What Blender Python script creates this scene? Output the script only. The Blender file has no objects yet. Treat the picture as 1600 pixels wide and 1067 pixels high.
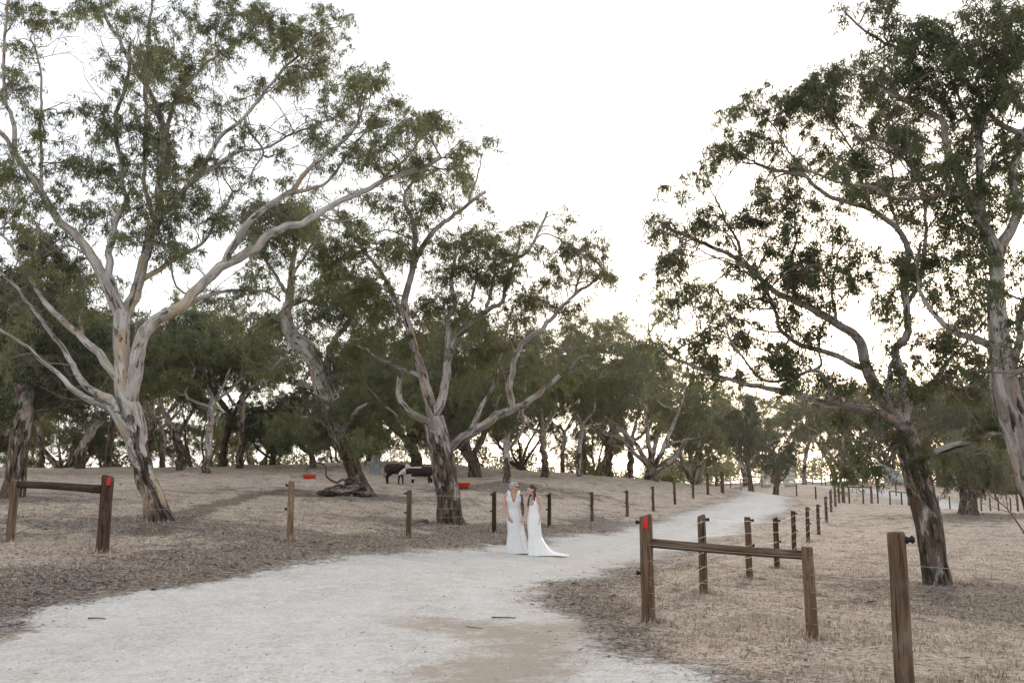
import bpy, math, random
import numpy as np
from mathutils import Vector, Matrix

rng = np.random.default_rng(7)
random.seed(7)
SC = bpy.context.scene
COL = SC.collection
R = math.radians

# ------------------------------------------------------------------ camera
F = 1556.0                       # focal length in photo pixels (35 mm lens)
PITCH = math.atan(231.0 / F)
CAMZ = 1.65
cd = bpy.data.cameras.new('camera')
cd.lens = 35.0; cd.sensor_width = 36.0; cd.clip_start = 0.1; cd.clip_end = 6000
cam = bpy.data.objects.new('camera', cd); COL.objects.link(cam)
cam.location = (0, 0, CAMZ); cam.rotation_euler = (R(90) + PITCH, 0, 0)
SC.camera = cam

# ------------------------------------------------------------------ sky and sun
SUN_AZ, SUN_EL = R(21), R(7.5)   # to the right of the view, low behind the trees
w = bpy.data.worlds.new('World'); SC.world = w; w.use_nodes = True
nt = w.node_tree; nt.nodes.clear()
out = nt.nodes.new('ShaderNodeOutputWorld')
sky = nt.nodes.new('ShaderNodeTexSky'); sky.sky_type = 'NISHITA'; sky.sun_disc = False
sky.sun_elevation = SUN_EL; sky.sun_rotation = SUN_AZ; sky.altitude = 50
sky.air_density = 1.0; sky.dust_density = 2.5; sky.ozone_density = 1.0
hs = nt.nodes.new('ShaderNodeHueSaturation'); hs.inputs['Saturation'].default_value = 0.6
nt.links.new(sky.outputs[0], hs.inputs['Color'])
b1 = nt.nodes.new('ShaderNodeBackground'); b1.inputs[1].default_value = 0.075
nt.links.new(hs.outputs[0], b1.inputs[0])
b2 = nt.nodes.new('ShaderNodeBackground')          # thin, even evening overcast
b2.inputs[0].default_value = (0.945, 0.96, 1.0, 1); b2.inputs[1].default_value = 0.60
ad = nt.nodes.new('ShaderNodeAddShader')
nt.links.new(b1.outputs[0], ad.inputs[0]); nt.links.new(b2.outputs[0], ad.inputs[1])
nt.links.new(ad.outputs[0], out.inputs[0])

sd = bpy.data.lights.new('sun', 'SUN'); sd.energy = 2.2; sd.angle = R(12); sd.color = (1.0, 0.80, 0.58)
sun = bpy.data.objects.new('sun', sd); COL.objects.link(sun)
sdir = Vector((math.sin(SUN_AZ) * math.cos(SUN_EL), math.cos(SUN_AZ) * math.cos(SUN_EL), math.sin(SUN_EL)))
sun.rotation_euler = sdir.to_track_quat('Z', 'Y').to_euler(); sun.location = sdir * 50

SC.render.engine = 'CYCLES'
SC.view_settings.view_transform = 'Standard'; SC.view_settings.look = 'None'
SC.view_settings.exposure = 0.65; SC.view_settings.gamma = 1.0
SC.view_settings.use_curve_mapping = False
SC.cycles.use_denoising = True
SC.cycles.max_bounces = 5; SC.cycles.diffuse_bounces = 3; SC.cycles.transmission_bounces = 2
SC.cycles.transparent_max_bounces = 4; SC.cycles.glossy_bounces = 1; SC.cycles.volume_bounces = 0; SC.cycles.adaptive_threshold = 0.02
SC.cycles.sample_clamp_indirect = 6.0

# ------------------------------------------------------------------ helpers
CP, SP = math.cos(PITCH), math.sin(PITCH)
def at(u, v, d):
    """photo pixel at horizontal depth d -> point in the place"""
    x = (u - 800.0) / F; y = (533.5 - v) / F
    fy = CP - y * SP; fz = SP + y * CP
    return np.array([x * d / fy, d, CAMZ + fz * d / fy])
def ax(u, d, v=780.0): return at(u, v, d)[0]

def vnoise(x, y, seed=0.0):
    x = np.asarray(x, float); y = np.asarray(y, float)
    ix = np.floor(x); iy = np.floor(y); fx = x - ix; fy = y - iy
    fx = fx * fx * (3 - 2 * fx); fy = fy * fy * (3 - 2 * fy)
    def h(a, b):
        s = np.sin(a * 127.1 + b * 311.7 + seed * 74.7) * 43758.5453
        return s - np.floor(s)
    return (h(ix, iy) * (1 - fx) + h(ix + 1, iy) * fx) * (1 - fy) + (h(ix, iy + 1) * (1 - fx) + h(ix + 1, iy + 1) * fx) * fy
def fnoise(x, y, seed=0.0, o=4):
    s = 0; a = 0.5; t = 0
    for i in range(o):
        s = s + a * vnoise(x * 2 ** i + 17.3 * i, y * 2 ** i - 9.1 * i, seed + i); t += a; a *= 0.5
    return s / t
def sstep(a, b, x):
    t = np.clip((x - a) / (b - a), 0, 1); return t * t * (3 - 2 * t)

def tag(o, label=None, cat=None, group=None, kind=None):
    if label: o['label'] = label
    if cat: o['category'] = cat
    if group: o['group'] = group
    if kind: o['kind'] = kind
    return o
def empty(name, loc, label=None, cat=None, group=None):
    o = bpy.data.objects.new(name, None); COL.objects.link(o); o.location = tuple(float(c) for c in loc)
    o.empty_display_size = 0.2
    return tag(o, label, cat, group)
def make_mesh(name, V, faces, mat, attrs=None, smooth=True):
    """faces: (N,3) or (N,4) int array or list of such"""
    if not isinstance(faces, list): faces = [faces]
    faces = [f for f in faces if len(f)]
    V = np.asarray(V, np.float32)
    me = bpy.data.meshes.new(name)
    me.vertices.add(len(V)); me.vertices.foreach_set('co', V.ravel())
    lv = np.concatenate([f.ravel() for f in faces]).astype(np.int32)
    tot = np.concatenate([np.full(len(f), f.shape[1], np.int32) for f in faces])
    st = np.concatenate([[0], np.cumsum(tot)[:-1]]).astype(np.int32)
    me.loops.add(len(lv)); me.loops.foreach_set('vertex_index', lv)
    me.polygons.add(len(tot)); me.polygons.foreach_set('loop_start', st); me.polygons.foreach_set('loop_total', tot)
    if smooth: me.polygons.foreach_set('use_smooth', np.ones(len(tot), bool))
    for k, (dom, a) in (attrs or {}).items():
        a = np.asarray(a, np.float32)
        if a.ndim == 1:
            t = me.attributes.new(k, 'FLOAT', dom); t.data.foreach_set('value', a)
        else:
            t = me.attributes.new(k, 'FLOAT_VECTOR', dom); t.data.foreach_set('vector', a.ravel())
    me.update(calc_edges=True); me.validate()
    if mat: me.materials.append(mat)
    return me
def obj(name, me, parent=None, loc=None):
    o = bpy.data.objects.new(name, me); COL.objects.link(o)
    if parent: o.parent = parent
    if loc is not None: o.location = tuple(float(c) for c in loc)
    return o

def catmull(P, n):
    """smooth resample of a polyline (K,D) to n points"""
    P = np.asarray(P, float); K = len(P)
    if K == 2: 
        t = np.linspace(0, 1, n)[:, None]; return P[0] * (1 - t) + P[1] * t
    seg = np.linalg.norm(np.diff(P[:, :3], axis=0), axis=1) + 1e-9
    cum = np.concatenate([[0], np.cumsum(seg)]); s = np.linspace(0, cum[-1], n)
    i = np.clip(np.searchsorted(cum, s, side='right') - 1, 0, K - 2)
    t = ((s - cum[i]) / seg[i])[:, None]
    p1 = P[i]; p2 = P[i + 1]; p0 = P[np.maximum(i - 1, 0)]; p3 = P[np.minimum(i + 2, K - 1)]
    return 0.5 * (2 * p1 + (p2 - p0) * t + (2 * p0 - 5 * p1 + 4 * p2 - p3) * t * t + (3 * p1 - p0 - 3 * p2 + p3) * t ** 3)

def tubes(P, Rad, S, lump=0.0, flare=0.0, seed=0, cap=False):
    """N tubes of K rings with S sides -> V, quads, bark coords, radius"""
    P = np.asarray(P, float); Rad = np.asarray(Rad, float)
    if P.ndim == 2: P = P[None]; Rad = Rad[None]
    N, K, _ = P.shape
    T = np.gradient(P, axis=1); T /= np.linalg.norm(T, axis=2, keepdims=True) + 1e-12
    mean = P[:, -1] - P[:, 0]; mean /= np.linalg.norm(mean, axis=1, keepdims=True) + 1e-12
    ref = np.where(np.abs(mean[:, 1:2]) < 0.8, np.array([[0, 1.0, 0]]), np.array([[1.0, 0, 0]]))[:, None, :]
    A = np.cross(T, np.broadcast_to(ref, T.shape)); A /= np.linalg.norm(A, axis=2, keepdims=True) + 1e-12
    B = np.cross(T, A)
    th = np.arange(S) / S * 2 * np.pi
    s = np.concatenate([np.zeros((N, 1)), np.cumsum(np.linalg.norm(np.diff(P, axis=1), axis=2), axis=1)], axis=1)
    rr = Rad[:, :, None] * np.ones(S)
    if lump > 0:
        g = np.random.default_rng(seed); ph = g.uniform(0, 6.28, (N, 1, 6))
        sk = s[:, :, None]
        m = (0.6 * np.sin(2 * th + ph[..., 0:1] + sk * 1.1) + 0.5 * np.sin(3 * th + ph[..., 1:2] - sk * 1.9)
             + 0.5 * np.sin(5 * th + ph[..., 2:3] + sk * 2.7) + 0.5 * np.sin(sk * 6.1 + ph[..., 3:4]) * np.sin(th + ph[..., 4:5])
             + 0.35 * np.sin(sk * 11.0 + 2 * th + ph[..., 5:6]) + 0.3 * np.sin(9 * th + ph[..., 0:1] + sk * 0.7))
        rr = rr * (1 + lump * m)
    if flare > 0:
        g = np.random.default_rng(seed + 5); ph = g.uniform(0, 6.28, 3)
        f = np.exp(-s / 0.38)[:, :, None]
        rr = rr * (1 + flare * f * (0.75 + 0.55 * np.sin(4 * th + ph[0]) + 0.35 * np.sin(7 * th + ph[1])))
    c, si = np.cos(th), np.sin(th)
    V = P[:, :, None, :] + rr[..., None] * (A[:, :, None, :] * c[:, None] + B[:, :, None, :] * si[:, None])
    bk = np.stack([rr * c, rr * si, np.broadcast_to(s[:, :, None], rr.shape)], -1) + (np.arange(N) * 3.37 + seed * 1.7)[:, None, None, None]
    n = np.arange(N)[:, None, None]; k = np.arange(K - 1)[None, :, None]; j = np.arange(S)[None, None, :]; j2 = (j + 1) % S
    base = n * K * S + k * S
    Q = np.stack([base + j, base + j2, base + S + j2, base + S + j], -1).reshape(-1, 4)
    V = V.reshape(-1, 3); bk = bk.reshape(-1, 3); rad = np.repeat(Rad.ravel(), S)
    return V, Q, bk, rad
def cat_geo(parts):
    V = []; Q = []; B = []; r = []; o = 0
    for v, q, b, a in parts:
        V.append(v); Q.append(q + o); B.append(b); r.append(a); o += len(v)
    return np.concatenate(V), np.concatenate(Q), np.concatenate(B), np.concatenate(r)
def box(cx, cy, cz, sx, sy, sz):
    v = np.array([[x, y, z] for z in (-.5, .5) for y in (-.5, .5) for x in (-.5, .5)]) * [sx, sy, sz] + [cx, cy, cz]
    q = np.array([[0, 2, 3, 1], [4, 5, 7, 6], [0, 1, 5, 4], [2, 6, 7, 3], [0, 4, 6, 2], [1, 3, 7, 5]])
    return v, q

# ------------------------------------------------------------------ materials
class NB:
    def __init__(s, name):
        s.m = bpy.data.materials.new(name); s.m.use_nodes = True; s.t = s.m.node_tree; s.t.nodes.clear()
        s.o = s.n('ShaderNodeOutputMaterial')
    def n(s, t, **k):
        x = s.t.nodes.new(t)
        for a, b in k.items(): setattr(x, a, b)
        return x
    def l(s, a, b): s.t.links.new(a, b)
    def setin(s, sock, v):
        if hasattr(v, 'node'): s.l(v, sock)
        elif isinstance(v, (tuple, list)): sock.default_value = (*v, 1) if (len(v) == 3 and sock.type == 'RGBA') else v
        else: sock.default_value = v
    def attr(s, name, out='Fac'): return s.n('ShaderNodeAttribute', attribute_name=name).outputs[out]
    def pos(s): return s.n('ShaderNodeNewGeometry').outputs['Position']
    def objc(s): return s.n('ShaderNodeTexCoord').outputs['Object']
    def rand(s): return s.n('ShaderNodeObjectInfo').outputs['Random']
    def math(s, op, a, b=0.0, clamp=False):
        x = s.n('ShaderNodeMath', operation=op); x.use_clamp = clamp
        s.setin(x.inputs[0], a); s.setin(x.inputs[1], b); return x.outputs[0]
    def mapr(s, v, a, b, c=0.0, d=1.0, smooth=True):
        x = s.n('ShaderNodeMapRange'); x.interpolation_type = 'SMOOTHSTEP' if smooth else 'LINEAR'
        s.setin(x.inputs['Value'], v)
        for k, q in (('From Min', a), ('From Max', b), ('To Min', c), ('To Max', d)): s.setin(x.inputs[k], q)
        return x.outputs[0]
    def mapping(s, v, scale=(1, 1, 1)):
        x = s.n('ShaderNodeMapping'); s.l(v, x.inputs[0]); x.inputs['Scale'].default_value = scale; return x.outputs[0]
    def noise(s, v, scale, detail=4, rough=0.55, dist=0.0, out=0):
        x = s.n('ShaderNodeTexNoise'); s.l(v, x.inputs['Vector']); x.inputs['Scale'].default_value = scale
        x.inputs['Detail'].default_value = detail; x.inputs['Roughness'].default_value = rough
        x.inputs['Distortion'].default_value = dist; return x.outputs[out]
    def voro(s, v, scale, feature='F1', out=0):
        x = s.n('ShaderNodeTexVoronoi', feature=feature); s.l(v, x.inputs['Vector']); x.inputs['Scale'].default_value = scale
        return x.outputs[out]
    def mix(s, f, a, b, mode='MIX'):
        x = s.n('ShaderNodeMix', data_type='RGBA', blend_type=mode)
        s.setin(x.inputs[0], f); s.setin(x.inputs[6], a); s.setin(x.inputs[7], b); return x.outputs[2]
    def bump(s, h, strength=0.5, dist=0.02, normal=None):
        x = s.n('ShaderNodeBump'); x.inputs['Strength'].default_value = strength; x.inputs['Distance'].default_value = dist
        s.l(h, x.inputs['Height'])
        if normal is not None: s.l(normal, x.inputs['Normal'])
        return x.outputs[0]
    def bsdf(s, col, rough=0.9, normal=None, metal=0.0, spec=0.2, trans=None):
        p = s.n('ShaderNodeBsdfPrincipled'); s.setin(p.inputs['Base Color'], col); s.setin(p.inputs['Roughness'], rough)
        p.inputs['Metallic'].default_value = metal; p.inputs['Specular IOR Level'].default_value = spec
        if normal is not None: s.l(normal, p.inputs['Normal'])
        res = p.outputs[0]
        if trans is not None:
            t = s.n('ShaderNodeBsdfTranslucent'); s.setin(t.inputs[0], trans[0])
            m = s.n('ShaderNodeMixShader'); m.inputs[0].default_value = trans[1]
            s.l(res, m.inputs[1]); s.l(t.outputs[0], m.inputs[2]); res = m.outputs[0]
        s.l(res, s.o.inputs[0]); return s.m

def mat_ground():
    b = NB('dry_paddock'); P = b.pos()
    road = b.attr('road'); lit = b.attr('litter'); patch = b.attr('patch'); track = b.attr('track')
    n_big = b.noise(P, 0.35, 5, 0.6); n_mid = b.noise(P, 2.3, 6, 0.7); n_fin = b.noise(P, 13.0, 5, 0.75); n_vf = b.noise(P, 55.0, 3, 0.8)
    # grazed straw
    straw = b.mix(b.mapr(n_mid, 0.36, 0.66), (0.55, 0.445, 0.36), (0.77, 0.645, 0.53))
    n_f2 = b.noise(P, 24.0, 4, 0.7); straw = b.mix(b.mapr(n_fin, 0.39, 0.53), b.mix(0.8, straw, (0.13, 0.098, 0.073)), straw)
    straw = b.mix(b.mapr(n_f2, 0.36, 0.46, 0.6, 0), straw, (0.10, 0.075, 0.056))
    straw = b.mix(b.mapr(n_big, 0.52, 0.7, 0, 0.6), straw, (0.42, 0.34, 0.262))
    n_pat = b.noise(P, 0.95, 7, 0.68, 0.4); straw = b.mix(b.mapr(n_pat, 0.49, 0.64, 0, 0.66), straw, (0.235, 0.182, 0.14))
    straw = b.mix(b.mapr(n_f2, 0.54, 0.64, 0, 0.75), straw, (0.80, 0.69, 0.575))
    # leaf litter and bare earth
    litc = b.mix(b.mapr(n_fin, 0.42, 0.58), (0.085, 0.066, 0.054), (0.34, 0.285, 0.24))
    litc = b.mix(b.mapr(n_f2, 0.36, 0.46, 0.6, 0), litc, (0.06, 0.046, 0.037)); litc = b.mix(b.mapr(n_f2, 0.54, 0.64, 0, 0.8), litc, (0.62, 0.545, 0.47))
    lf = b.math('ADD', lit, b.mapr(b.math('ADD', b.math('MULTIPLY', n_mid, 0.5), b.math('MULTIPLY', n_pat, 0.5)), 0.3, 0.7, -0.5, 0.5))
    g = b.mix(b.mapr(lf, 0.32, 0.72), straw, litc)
    # dark droppings and twigs
    sp = b.voro(P, 2.6); g = b.mix(b.mapr(b.math('ADD', sp, b.mapr(n_fin, 0.3, 0.7, -0.12, 0.12)), 0.05, 0.12, 0.75, 0), g, (0.05, 0.042, 0.036))
    g = b.mix(b.mapr(b.math('ADD', track, b.mapr(n_mid, 0.3, 0.7, -0.25, 0.25)), 0.35, 0.7, 0, 0.8), g, (0.16, 0.125, 0.095))
    # pale limestone gravel
    n_st = b.noise(P, 3.4, 5, 0.6)
    gr = b.mix(b.mapr(n_st, 0.3, 0.7), (0.515, 0.492, 0.462), (0.615, 0.595, 0.568))
    gr = b.mix(b.mapr(n_big, 0.45, 0.7, 0, 0.35), gr, (0.42, 0.38, 0.335))
    gr = b.mix(b.mapr(n_vf, 0.30, 0.46, 0.5, 0), gr, (0.32, 0.295, 0.265))
    bw = b.n('ShaderNodeRGBToBW'); b.l(b.voro(P, 30.0, out=1), bw.inputs[0]); gr = b.mix(0.22, gr, bw.outputs[0], 'OVERLAY')
    gr = b.mix(b.math('MULTIPLY', b.attr('rut'), 0.5), gr, b.mix(0.5, gr, (0.66, 0.65, 0.63)))
    pf = b.math('ADD', patch, b.mapr(b.math('ADD', b.math('MULTIPLY', n_mid, 0.6), b.math('MULTIPLY', n_fin, 0.4)), 0.3, 0.7, -0.42, 0.42))
    gr = b.mix(b.mapr(pf, 0.28, 0.95, 0, 0.85), gr, (0.34, 0.28, 0.225))
    rf = b.math('ADD', road, b.mapr(b.math('ADD', b.math('MULTIPLY', n_mid, 0.55), b.math('MULTIPLY', n_fin, 0.45)), 0.3, 0.7, -0.33, 0.33))
    rm = b.mapr(rf, 0.28, 0.78)
    col = b.mix(rm, g, gr)
    h = b.math('ADD', b.math('MULTIPLY', n_fin, 0.7), b.math('MULTIPLY', n_vf, 0.3))
    h = b.math('MULTIPLY', h, b.mapr(rm, 0, 1, 1.0, 0.35))
    nrm = b.bump(h, 1.0, 0.08)
    return b.bsdf(col, 0.95, nrm, spec=0.1)

def mat_bark(name, pale, mid, strip, stain, rough_h=1.6):
    """smooth gum bark that peels in long strips over a rough dark stocking"""
    b = NB(name); k = b.attr('bk', 'Vector'); rad = b.attr('rad'); hg = b.attr('hgt')
    st = b.mapping(k, (1, 1, 0.30)); st2 = b.mapping(k, (1, 1, 0.22))
    n1 = b.noise(st, 4.2, 6, 0.66, 0.9); n2 = b.noise(st2, 10.0, 6, 0.68, 0.5); n3 = b.noise(st, 2.3, 5, 0.62, 1.2); n4 = b.noise(k, 55.0, 4, 0.7)
    c = b.mix(b.mapr(n1, 0.42, 0.58), pale, mid)
    c = b.mix(b.mapr(n3, 0.56, 0.63, 0, 0.85), c, strip)
    c = b.mix(b.mapr(n2, 0.55, 0.61, 0, 0.95), c, stain)
    c = b.mix(b.mapr(n4, 0.35, 0.65, 0.22, 0), c, (0.06, 0.05, 0.042))
    # rough stocking near the ground, ragged upper edge
    ed = b.math('ADD', hg, b.mapr(n3, 0.3, 0.7, -1.3, 1.3))
    stock = b.mapr(ed, rough_h - 0.35, rough_h + 0.25, 1, 0)
    dark = b.mix(b.mapr(n2, 0.4, 0.6), (0.022, 0.017, 0.014), (0.15, 0.108, 0.078))
    c = b.mix(b.math('MULTIPLY', stock, b.mapr(n1, 0.32, 0.46)), c, dark)
    # thin branches are plain grey-brown
    c = b.mix(b.mapr(rad, 0.012, 0.05, 0.8, 0), c, (0.185, 0.155, 0.135))
    h = b.math('ADD', b.math('MULTIPLY', n2, 1.0), b.math('MULTIPLY', n1, 1.2))
    return b.bsdf(c, 0.8, b.bump(h, 0.9, 0.05), spec=0.2)

def mat_leaf(name, a, bb, c, t=0.28):
    b = NB(name); ti = b.attr('tint'); r2 = b.attr('tin2')
    col = b.mix(b.mapr(ti, 0.0, 0.55, smooth=False), a, bb); col = b.mix(b.mapr(ti, 0.6, 1.0), col, c)
    col = b.mix(b.math('MULTIPLY', r2, 0.5), col, (0.03, 0.04, 0.022))
    rr = b.rand(); hv = b.n('ShaderNodeHueSaturation'); hv.inputs['Hue'].default_value = 0.5
    b.l(b.mapr(rr, 0, 1, 0.8, 1.25), hv.inputs['Value']); b.l(b.mapr(rr, 0, 1, 1.12, 0.85), hv.inputs['Saturation'])
    b.l(col, hv.inputs['Color'])
    return b.bsdf(hv.outputs[0], 0.55, spec=0.35, trans=(b.mix(0.5, hv.outputs[0], (0.18, 0.19, 0.05)), t))

def mat_plain(name, col, rough=0.8, var=0.25, scale=20.0, metal=0.0, spec=0.25, bump=0.0, stretch=(1, 1, 1)):
    b = NB(name); o = b.mapping(b.objc(), stretch); n = b.noise(o, scale, 5, 0.65)
    dark = tuple(x * (1 - var) for x in col); lite = tuple(min(1, x * (1 + var)) for x in col)
    c = b.mix(b.mapr(n, 0.3, 0.7), dark, lite)
    return b.bsdf(c, rough, b.bump(n, bump, 0.01) if bump else None, metal, spec)

def mat_post(name, a, c, d):
    b = NB(name); k = b.attr('bk', 'Vector'); r = b.rand()
    st = b.mapping(k, (1, 1, 0.07)); n1 = b.noise(st, 28, 5, 0.65, 0.3); n2 = b.noise(b.mapping(k, (1, 1, 0.4)), 5, 4, 0.6)
    col = b.mix(b.mapr(n1, 0.35, 0.65), a, c)
    col = b.mix(b.mapr(n2, 0.5, 0.7, 0, 0.7), col, d)
    cr = b.noise(b.mapping(k, (1, 1, 0.03)), 60, 2, 0.5); col = b.mix(b.mapr(cr, 0.60, 0.66, 0, 0.8), col, (0.03, 0.022, 0.017))
    hv = b.n('ShaderNodeHueSaturation'); b.l(b.mapr(r, 0, 1, 0.7, 1.3), hv.inputs['Value']); b.l(col, hv.inputs['Color'])
    return b.bsdf(hv.outputs[0], 0.88, b.bump(n1, 0.6, 0.01), spec=0.15)

M = {}
M['ground'] = mat_ground()
M['bark_pale'] = mat_bark('pale_gum_bark', (0.64, 0.61, 0.57), (0.38, 0.345, 0.315), (0.55, 0.40, 0.25), (0.07, 0.052, 0.042), 1.6)
M['bark_grey'] = mat_bark('grey_gum_bark', (0.54, 0.51, 0.475), (0.28, 0.245, 0.22), (0.43, 0.29, 0.185), (0.035, 0.027, 0.022), 2.5)
M['bark_dark'] = mat_bark('dark_rough_bark', (0.16, 0.14, 0.125), (0.10, 0.085, 0.075), (0.19, 0.12, 0.08), (0.04, 0.032, 0.028), 2.0)
M['leaf'] = mat_leaf('gum_leaf', (0.125, 0.152, 0.082), (0.225, 0.245, 0.102), (0.42, 0.36, 0.115), 0.44)
M['leaf_r'] = mat_leaf('deep_gum_leaf', (0.082, 0.112, 0.056), (0.145, 0.175, 0.074), (0.29, 0.27, 0.08), 0.44)
M['leaf_bg'] = mat_leaf('far_gum_leaf', (0.13, 0.16, 0.078), (0.24, 0.262, 0.105), (0.43, 0.37, 0.12), 0.46)
M['leaf_dk'] = mat_leaf('dark_leaf', (0.05, 0.068, 0.040), (0.085, 0.105, 0.055), (0.15, 0.155, 0.065), 0.36)
M['leaf_olive'] = mat_leaf('olive_gum_leaf', (0.15, 0.175, 0.085), (0.27, 0.285, 0.12), (0.45, 0.39, 0.14), 0.46)  # paler, yellower leaf colour of a different gum species
M['leaf_rust'] = mat_leaf('dead_leaf', (0.085, 0.055, 0.045), (0.13, 0.085, 0.065), (0.16, 0.10, 0.07))
M['post'] = mat_post('weathered_post', (0.105, 0.064, 0.041), (0.215, 0.142, 0.095), (0.30, 0.235, 0.18))
M['post_dark'] = mat_post('creosoted_post', (0.042, 0.025, 0.018), (0.105, 0.062, 0.042), (0.15, 0.105, 0.08))
M['wire'] = mat_plain('fence_wire', (0.36, 0.35, 0.34), 0.5, 0.2, 8, 0.6)
M['black'] = mat_plain('black_plastic', (0.015, 0.014, 0.014), 0.5)
M['red'] = mat_plain('red_reflector', (0.62, 0.03, 0.024), 0.45, 0.25)
M['orange'] = mat_plain('orange_plastic', (0.78, 0.075, 0.02), 0.5, 0.15, 6)
M['steel'] = mat_plain('galvanised_steel', (0.62, 0.65, 0.68), 0.5, 0.12, 4, 0.1)
M['rail_grey'] = mat_plain('weathered_rail', (0.27, 0.255, 0.24), 0.9, 0.3, 5)
M['limestone'] = mat_plain('limestone_block', (0.52, 0.48, 0.42), 0.95, 0.25, 6, bump=0.4)
M['stump'] = mat_plain('grey_dead_wood', (0.25, 0.255, 0.27), 0.95, 0.35, 9, stretch=(1, 1, 0.15), bump=0.6)
M['stick'] = mat_plain('fallen_stick_wood', (0.16, 0.115, 0.09), 0.95, 0.4, 12)
M['stick_red'] = mat_plain('red_stick_wood', (0.20, 0.085, 0.065), 0.95, 0.4, 12)

# ------------------------------------------------------------------ terrain
CTRL_PX = [  # (u, v, depth) of ground contacts read off the photograph
    (165, 858, 17.4), (18, 847, 18.6), (455, 846, 20.3), (639, 840, 24.9), (772, 829, 29.5), (858, 826, 34.2), (925, 816, 39.4),
    (980, 806, 44), (1021, 799, 48), (1055, 788, 53), (1084, 778, 58), (1130, 768, 63),
    (240, 815, 23), (20, 778, 34), (705, 817, 31.5), (550, 774, 44), (790, 750, 51), (620, 758, 56), (722, 768, 49), (482, 746, 56),
    (0, 731, 60), (130, 733, 61), (300, 734, 60), (450, 732, 62), (600, 722, 70), (720, 730, 68), (900, 743, 66), (1020, 750, 69),
    (830, 869, 24.3), (1190, 771, 63), (1240, 784, 52), (1000, 838, 34), (1120, 800, 46),
    (1010, 970, 12.8), (1260, 1000, 11.5), (1094, 932, 15.6), (1167, 905, 19.6), (1210, 888, 24), (1238, 866, 28.5), (1261, 848, 34),
    (1278, 834, 39.5), (1291, 820, 46), (1299, 806, 53), (1306, 795, 60), (1318, 785, 68), (1363, 788, 70), (1421, 794, 73),
    (1465, 915, 20), (1515, 804, 48), (1400, 800, 55), (1600, 812, 46), (1600, 930, 18.5),
    (1467, 798, 76), (1535, 798, 79), (1600, 797, 82), (1480, 796, 78), (1400, 770, 100), (1300, 758, 125), (1430, 757, 130),
    (1600, 760, 120), (1230, 758, 120), (1175, 768, 66), (1212, 772, 105), (1276, 780, 95)]
CTRL = [tuple(at(u, v, d)) for u, v, d in CTRL_PX] + [
    (0, 0, 0), (-4, 3, 0), (4, 3, 0), (0, 8, 0), (-5, 9, 0.02), (-9, 12, 0.15), (2.8, 7.5, -0.02), (7, 8, -0.1), (0, -12, 0), (-12, 0, 0.1), (12, 0, -0.1),
    (-14, 14, 0.5), (-20, 30, 1.3), (-45, 55, 2.8), (-60, 70, 2.4), (-30, 95, 0.8), (-5, 100, 0.9), (20, 95, 0.9), (-60, 110, 0.2), (-40, 0, 0.6), (40, 10, -0.2),
    (45, 40, 0.4), (60, 70, 0.4), (80, 140, 2.4), (30, 160, 2.5), (60, 190, 2.8), (0, 170, 1.4), (-60, 180, 0), (100, 60, 0.5), (120, 200, 2.5), (19.5, 72, 0.85), (23.5, 73, 0.8), (21, 82, 0.3), (27, 82, 0.3)]
CT = np.array(CTRL); NC = len(CT)
def _k(r2): return 0.5 * r2 * np.log(r2 + 1e-6)
_D = ((CT[:, None, :2] - CT[None, :, :2]) ** 2).sum(-1)
_A = np.zeros((NC + 3, NC + 3)); _A[:NC, :NC] = _k(_D) + np.eye(NC) * 6.0
_A[:NC, NC] = 1; _A[:NC, NC + 1:] = CT[:, :2]; _A[NC, :NC] = 1; _A[NC + 1:, :NC] = CT[:, :2].T
_W = np.linalg.solve(_A, np.concatenate([CT[:, 2], [0, 0, 0]]))
def H0(x, y):
    x = np.asarray(x, float); y = np.asarray(y, float); sh = x.shape
    xx = x.ravel(); yy = y.ravel(); out = np.empty(len(xx))
    for i in range(0, len(xx), 20000):
        a = xx[i:i + 20000]; c = yy[i:i + 20000]
        r2 = (a[:, None] - CT[None, :, 0]) ** 2 + (c[:, None] - CT[None, :, 1]) ** 2
        out[i:i + 20000] = _k(r2) @ _W[:NC] + _W[NC] + _W[NC + 1] * a + _W[NC + 2] * c
    rad = np.hypot(xx - 10, yy - 70); t = sstep(110, 190, rad)
    out = out * (1 - t) + 1.2 * t
    return out.reshape(sh)
def ground_hit(u, v):
    d = np.geomspace(3, 170, 900); p = np.array([at(u, v, q) for q in d]); h = H0(p[:, 0], p[:, 1])
    k = np.argmax(p[:, 2] < h); 
    return p[k if p[k, 2] < h[k] else -1]
# the gravel road: outline read at its edges, carried onto the ground
left_edge = [(-260, 1045), (0, 985), (100, 950), (220, 922), (330, 903), (430, 888), (540, 874), (640, 864), (760, 854), (880, 840), (980, 825), (1050, 809), (1110, 790), (1160, 774)]
right_edge = [(1232, 776), (1243, 784), (1225, 800), (1180, 822), (1110, 846), (1030, 872), (950, 893), (900, 908), (868, 926), (885, 952), (905, 985), (960, 1020), (1040, 1062)]
RL = [ground_hit(u, v)[:2] for u, v in left_edge]; RR = [ground_hit(u, v)[:2] for u, v in right_edge]
crest_l = np.array([ax(1163, 66), 67.0]); crest_r = np.array([ax(1240, 66), 67.0])
ROAD = np.array([(-9.5, -12.0)] + [(-9.0, 4.0)] + RL + [crest_l, np.array([19.0, 82]), np.array([24.5, 80]), crest_r] + RR + [np.array([2.6, 4.5]), np.array([4.0, -12])])
ROAD2 = np.array([(18, 96), (30, 110), (38, 118), (44, 112), (41, 100), (39, 90), (35.6, 76), (33.2, 77.5), (34, 90), (34.6, 100), (33, 106), (22, 92)])
far_l = [ground_hit(u, v)[:2] for u, v in ((1225, 758), (1290, 757), (1340, 761), (1400, 768), (1450, 778), (1476, 792))]
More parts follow.
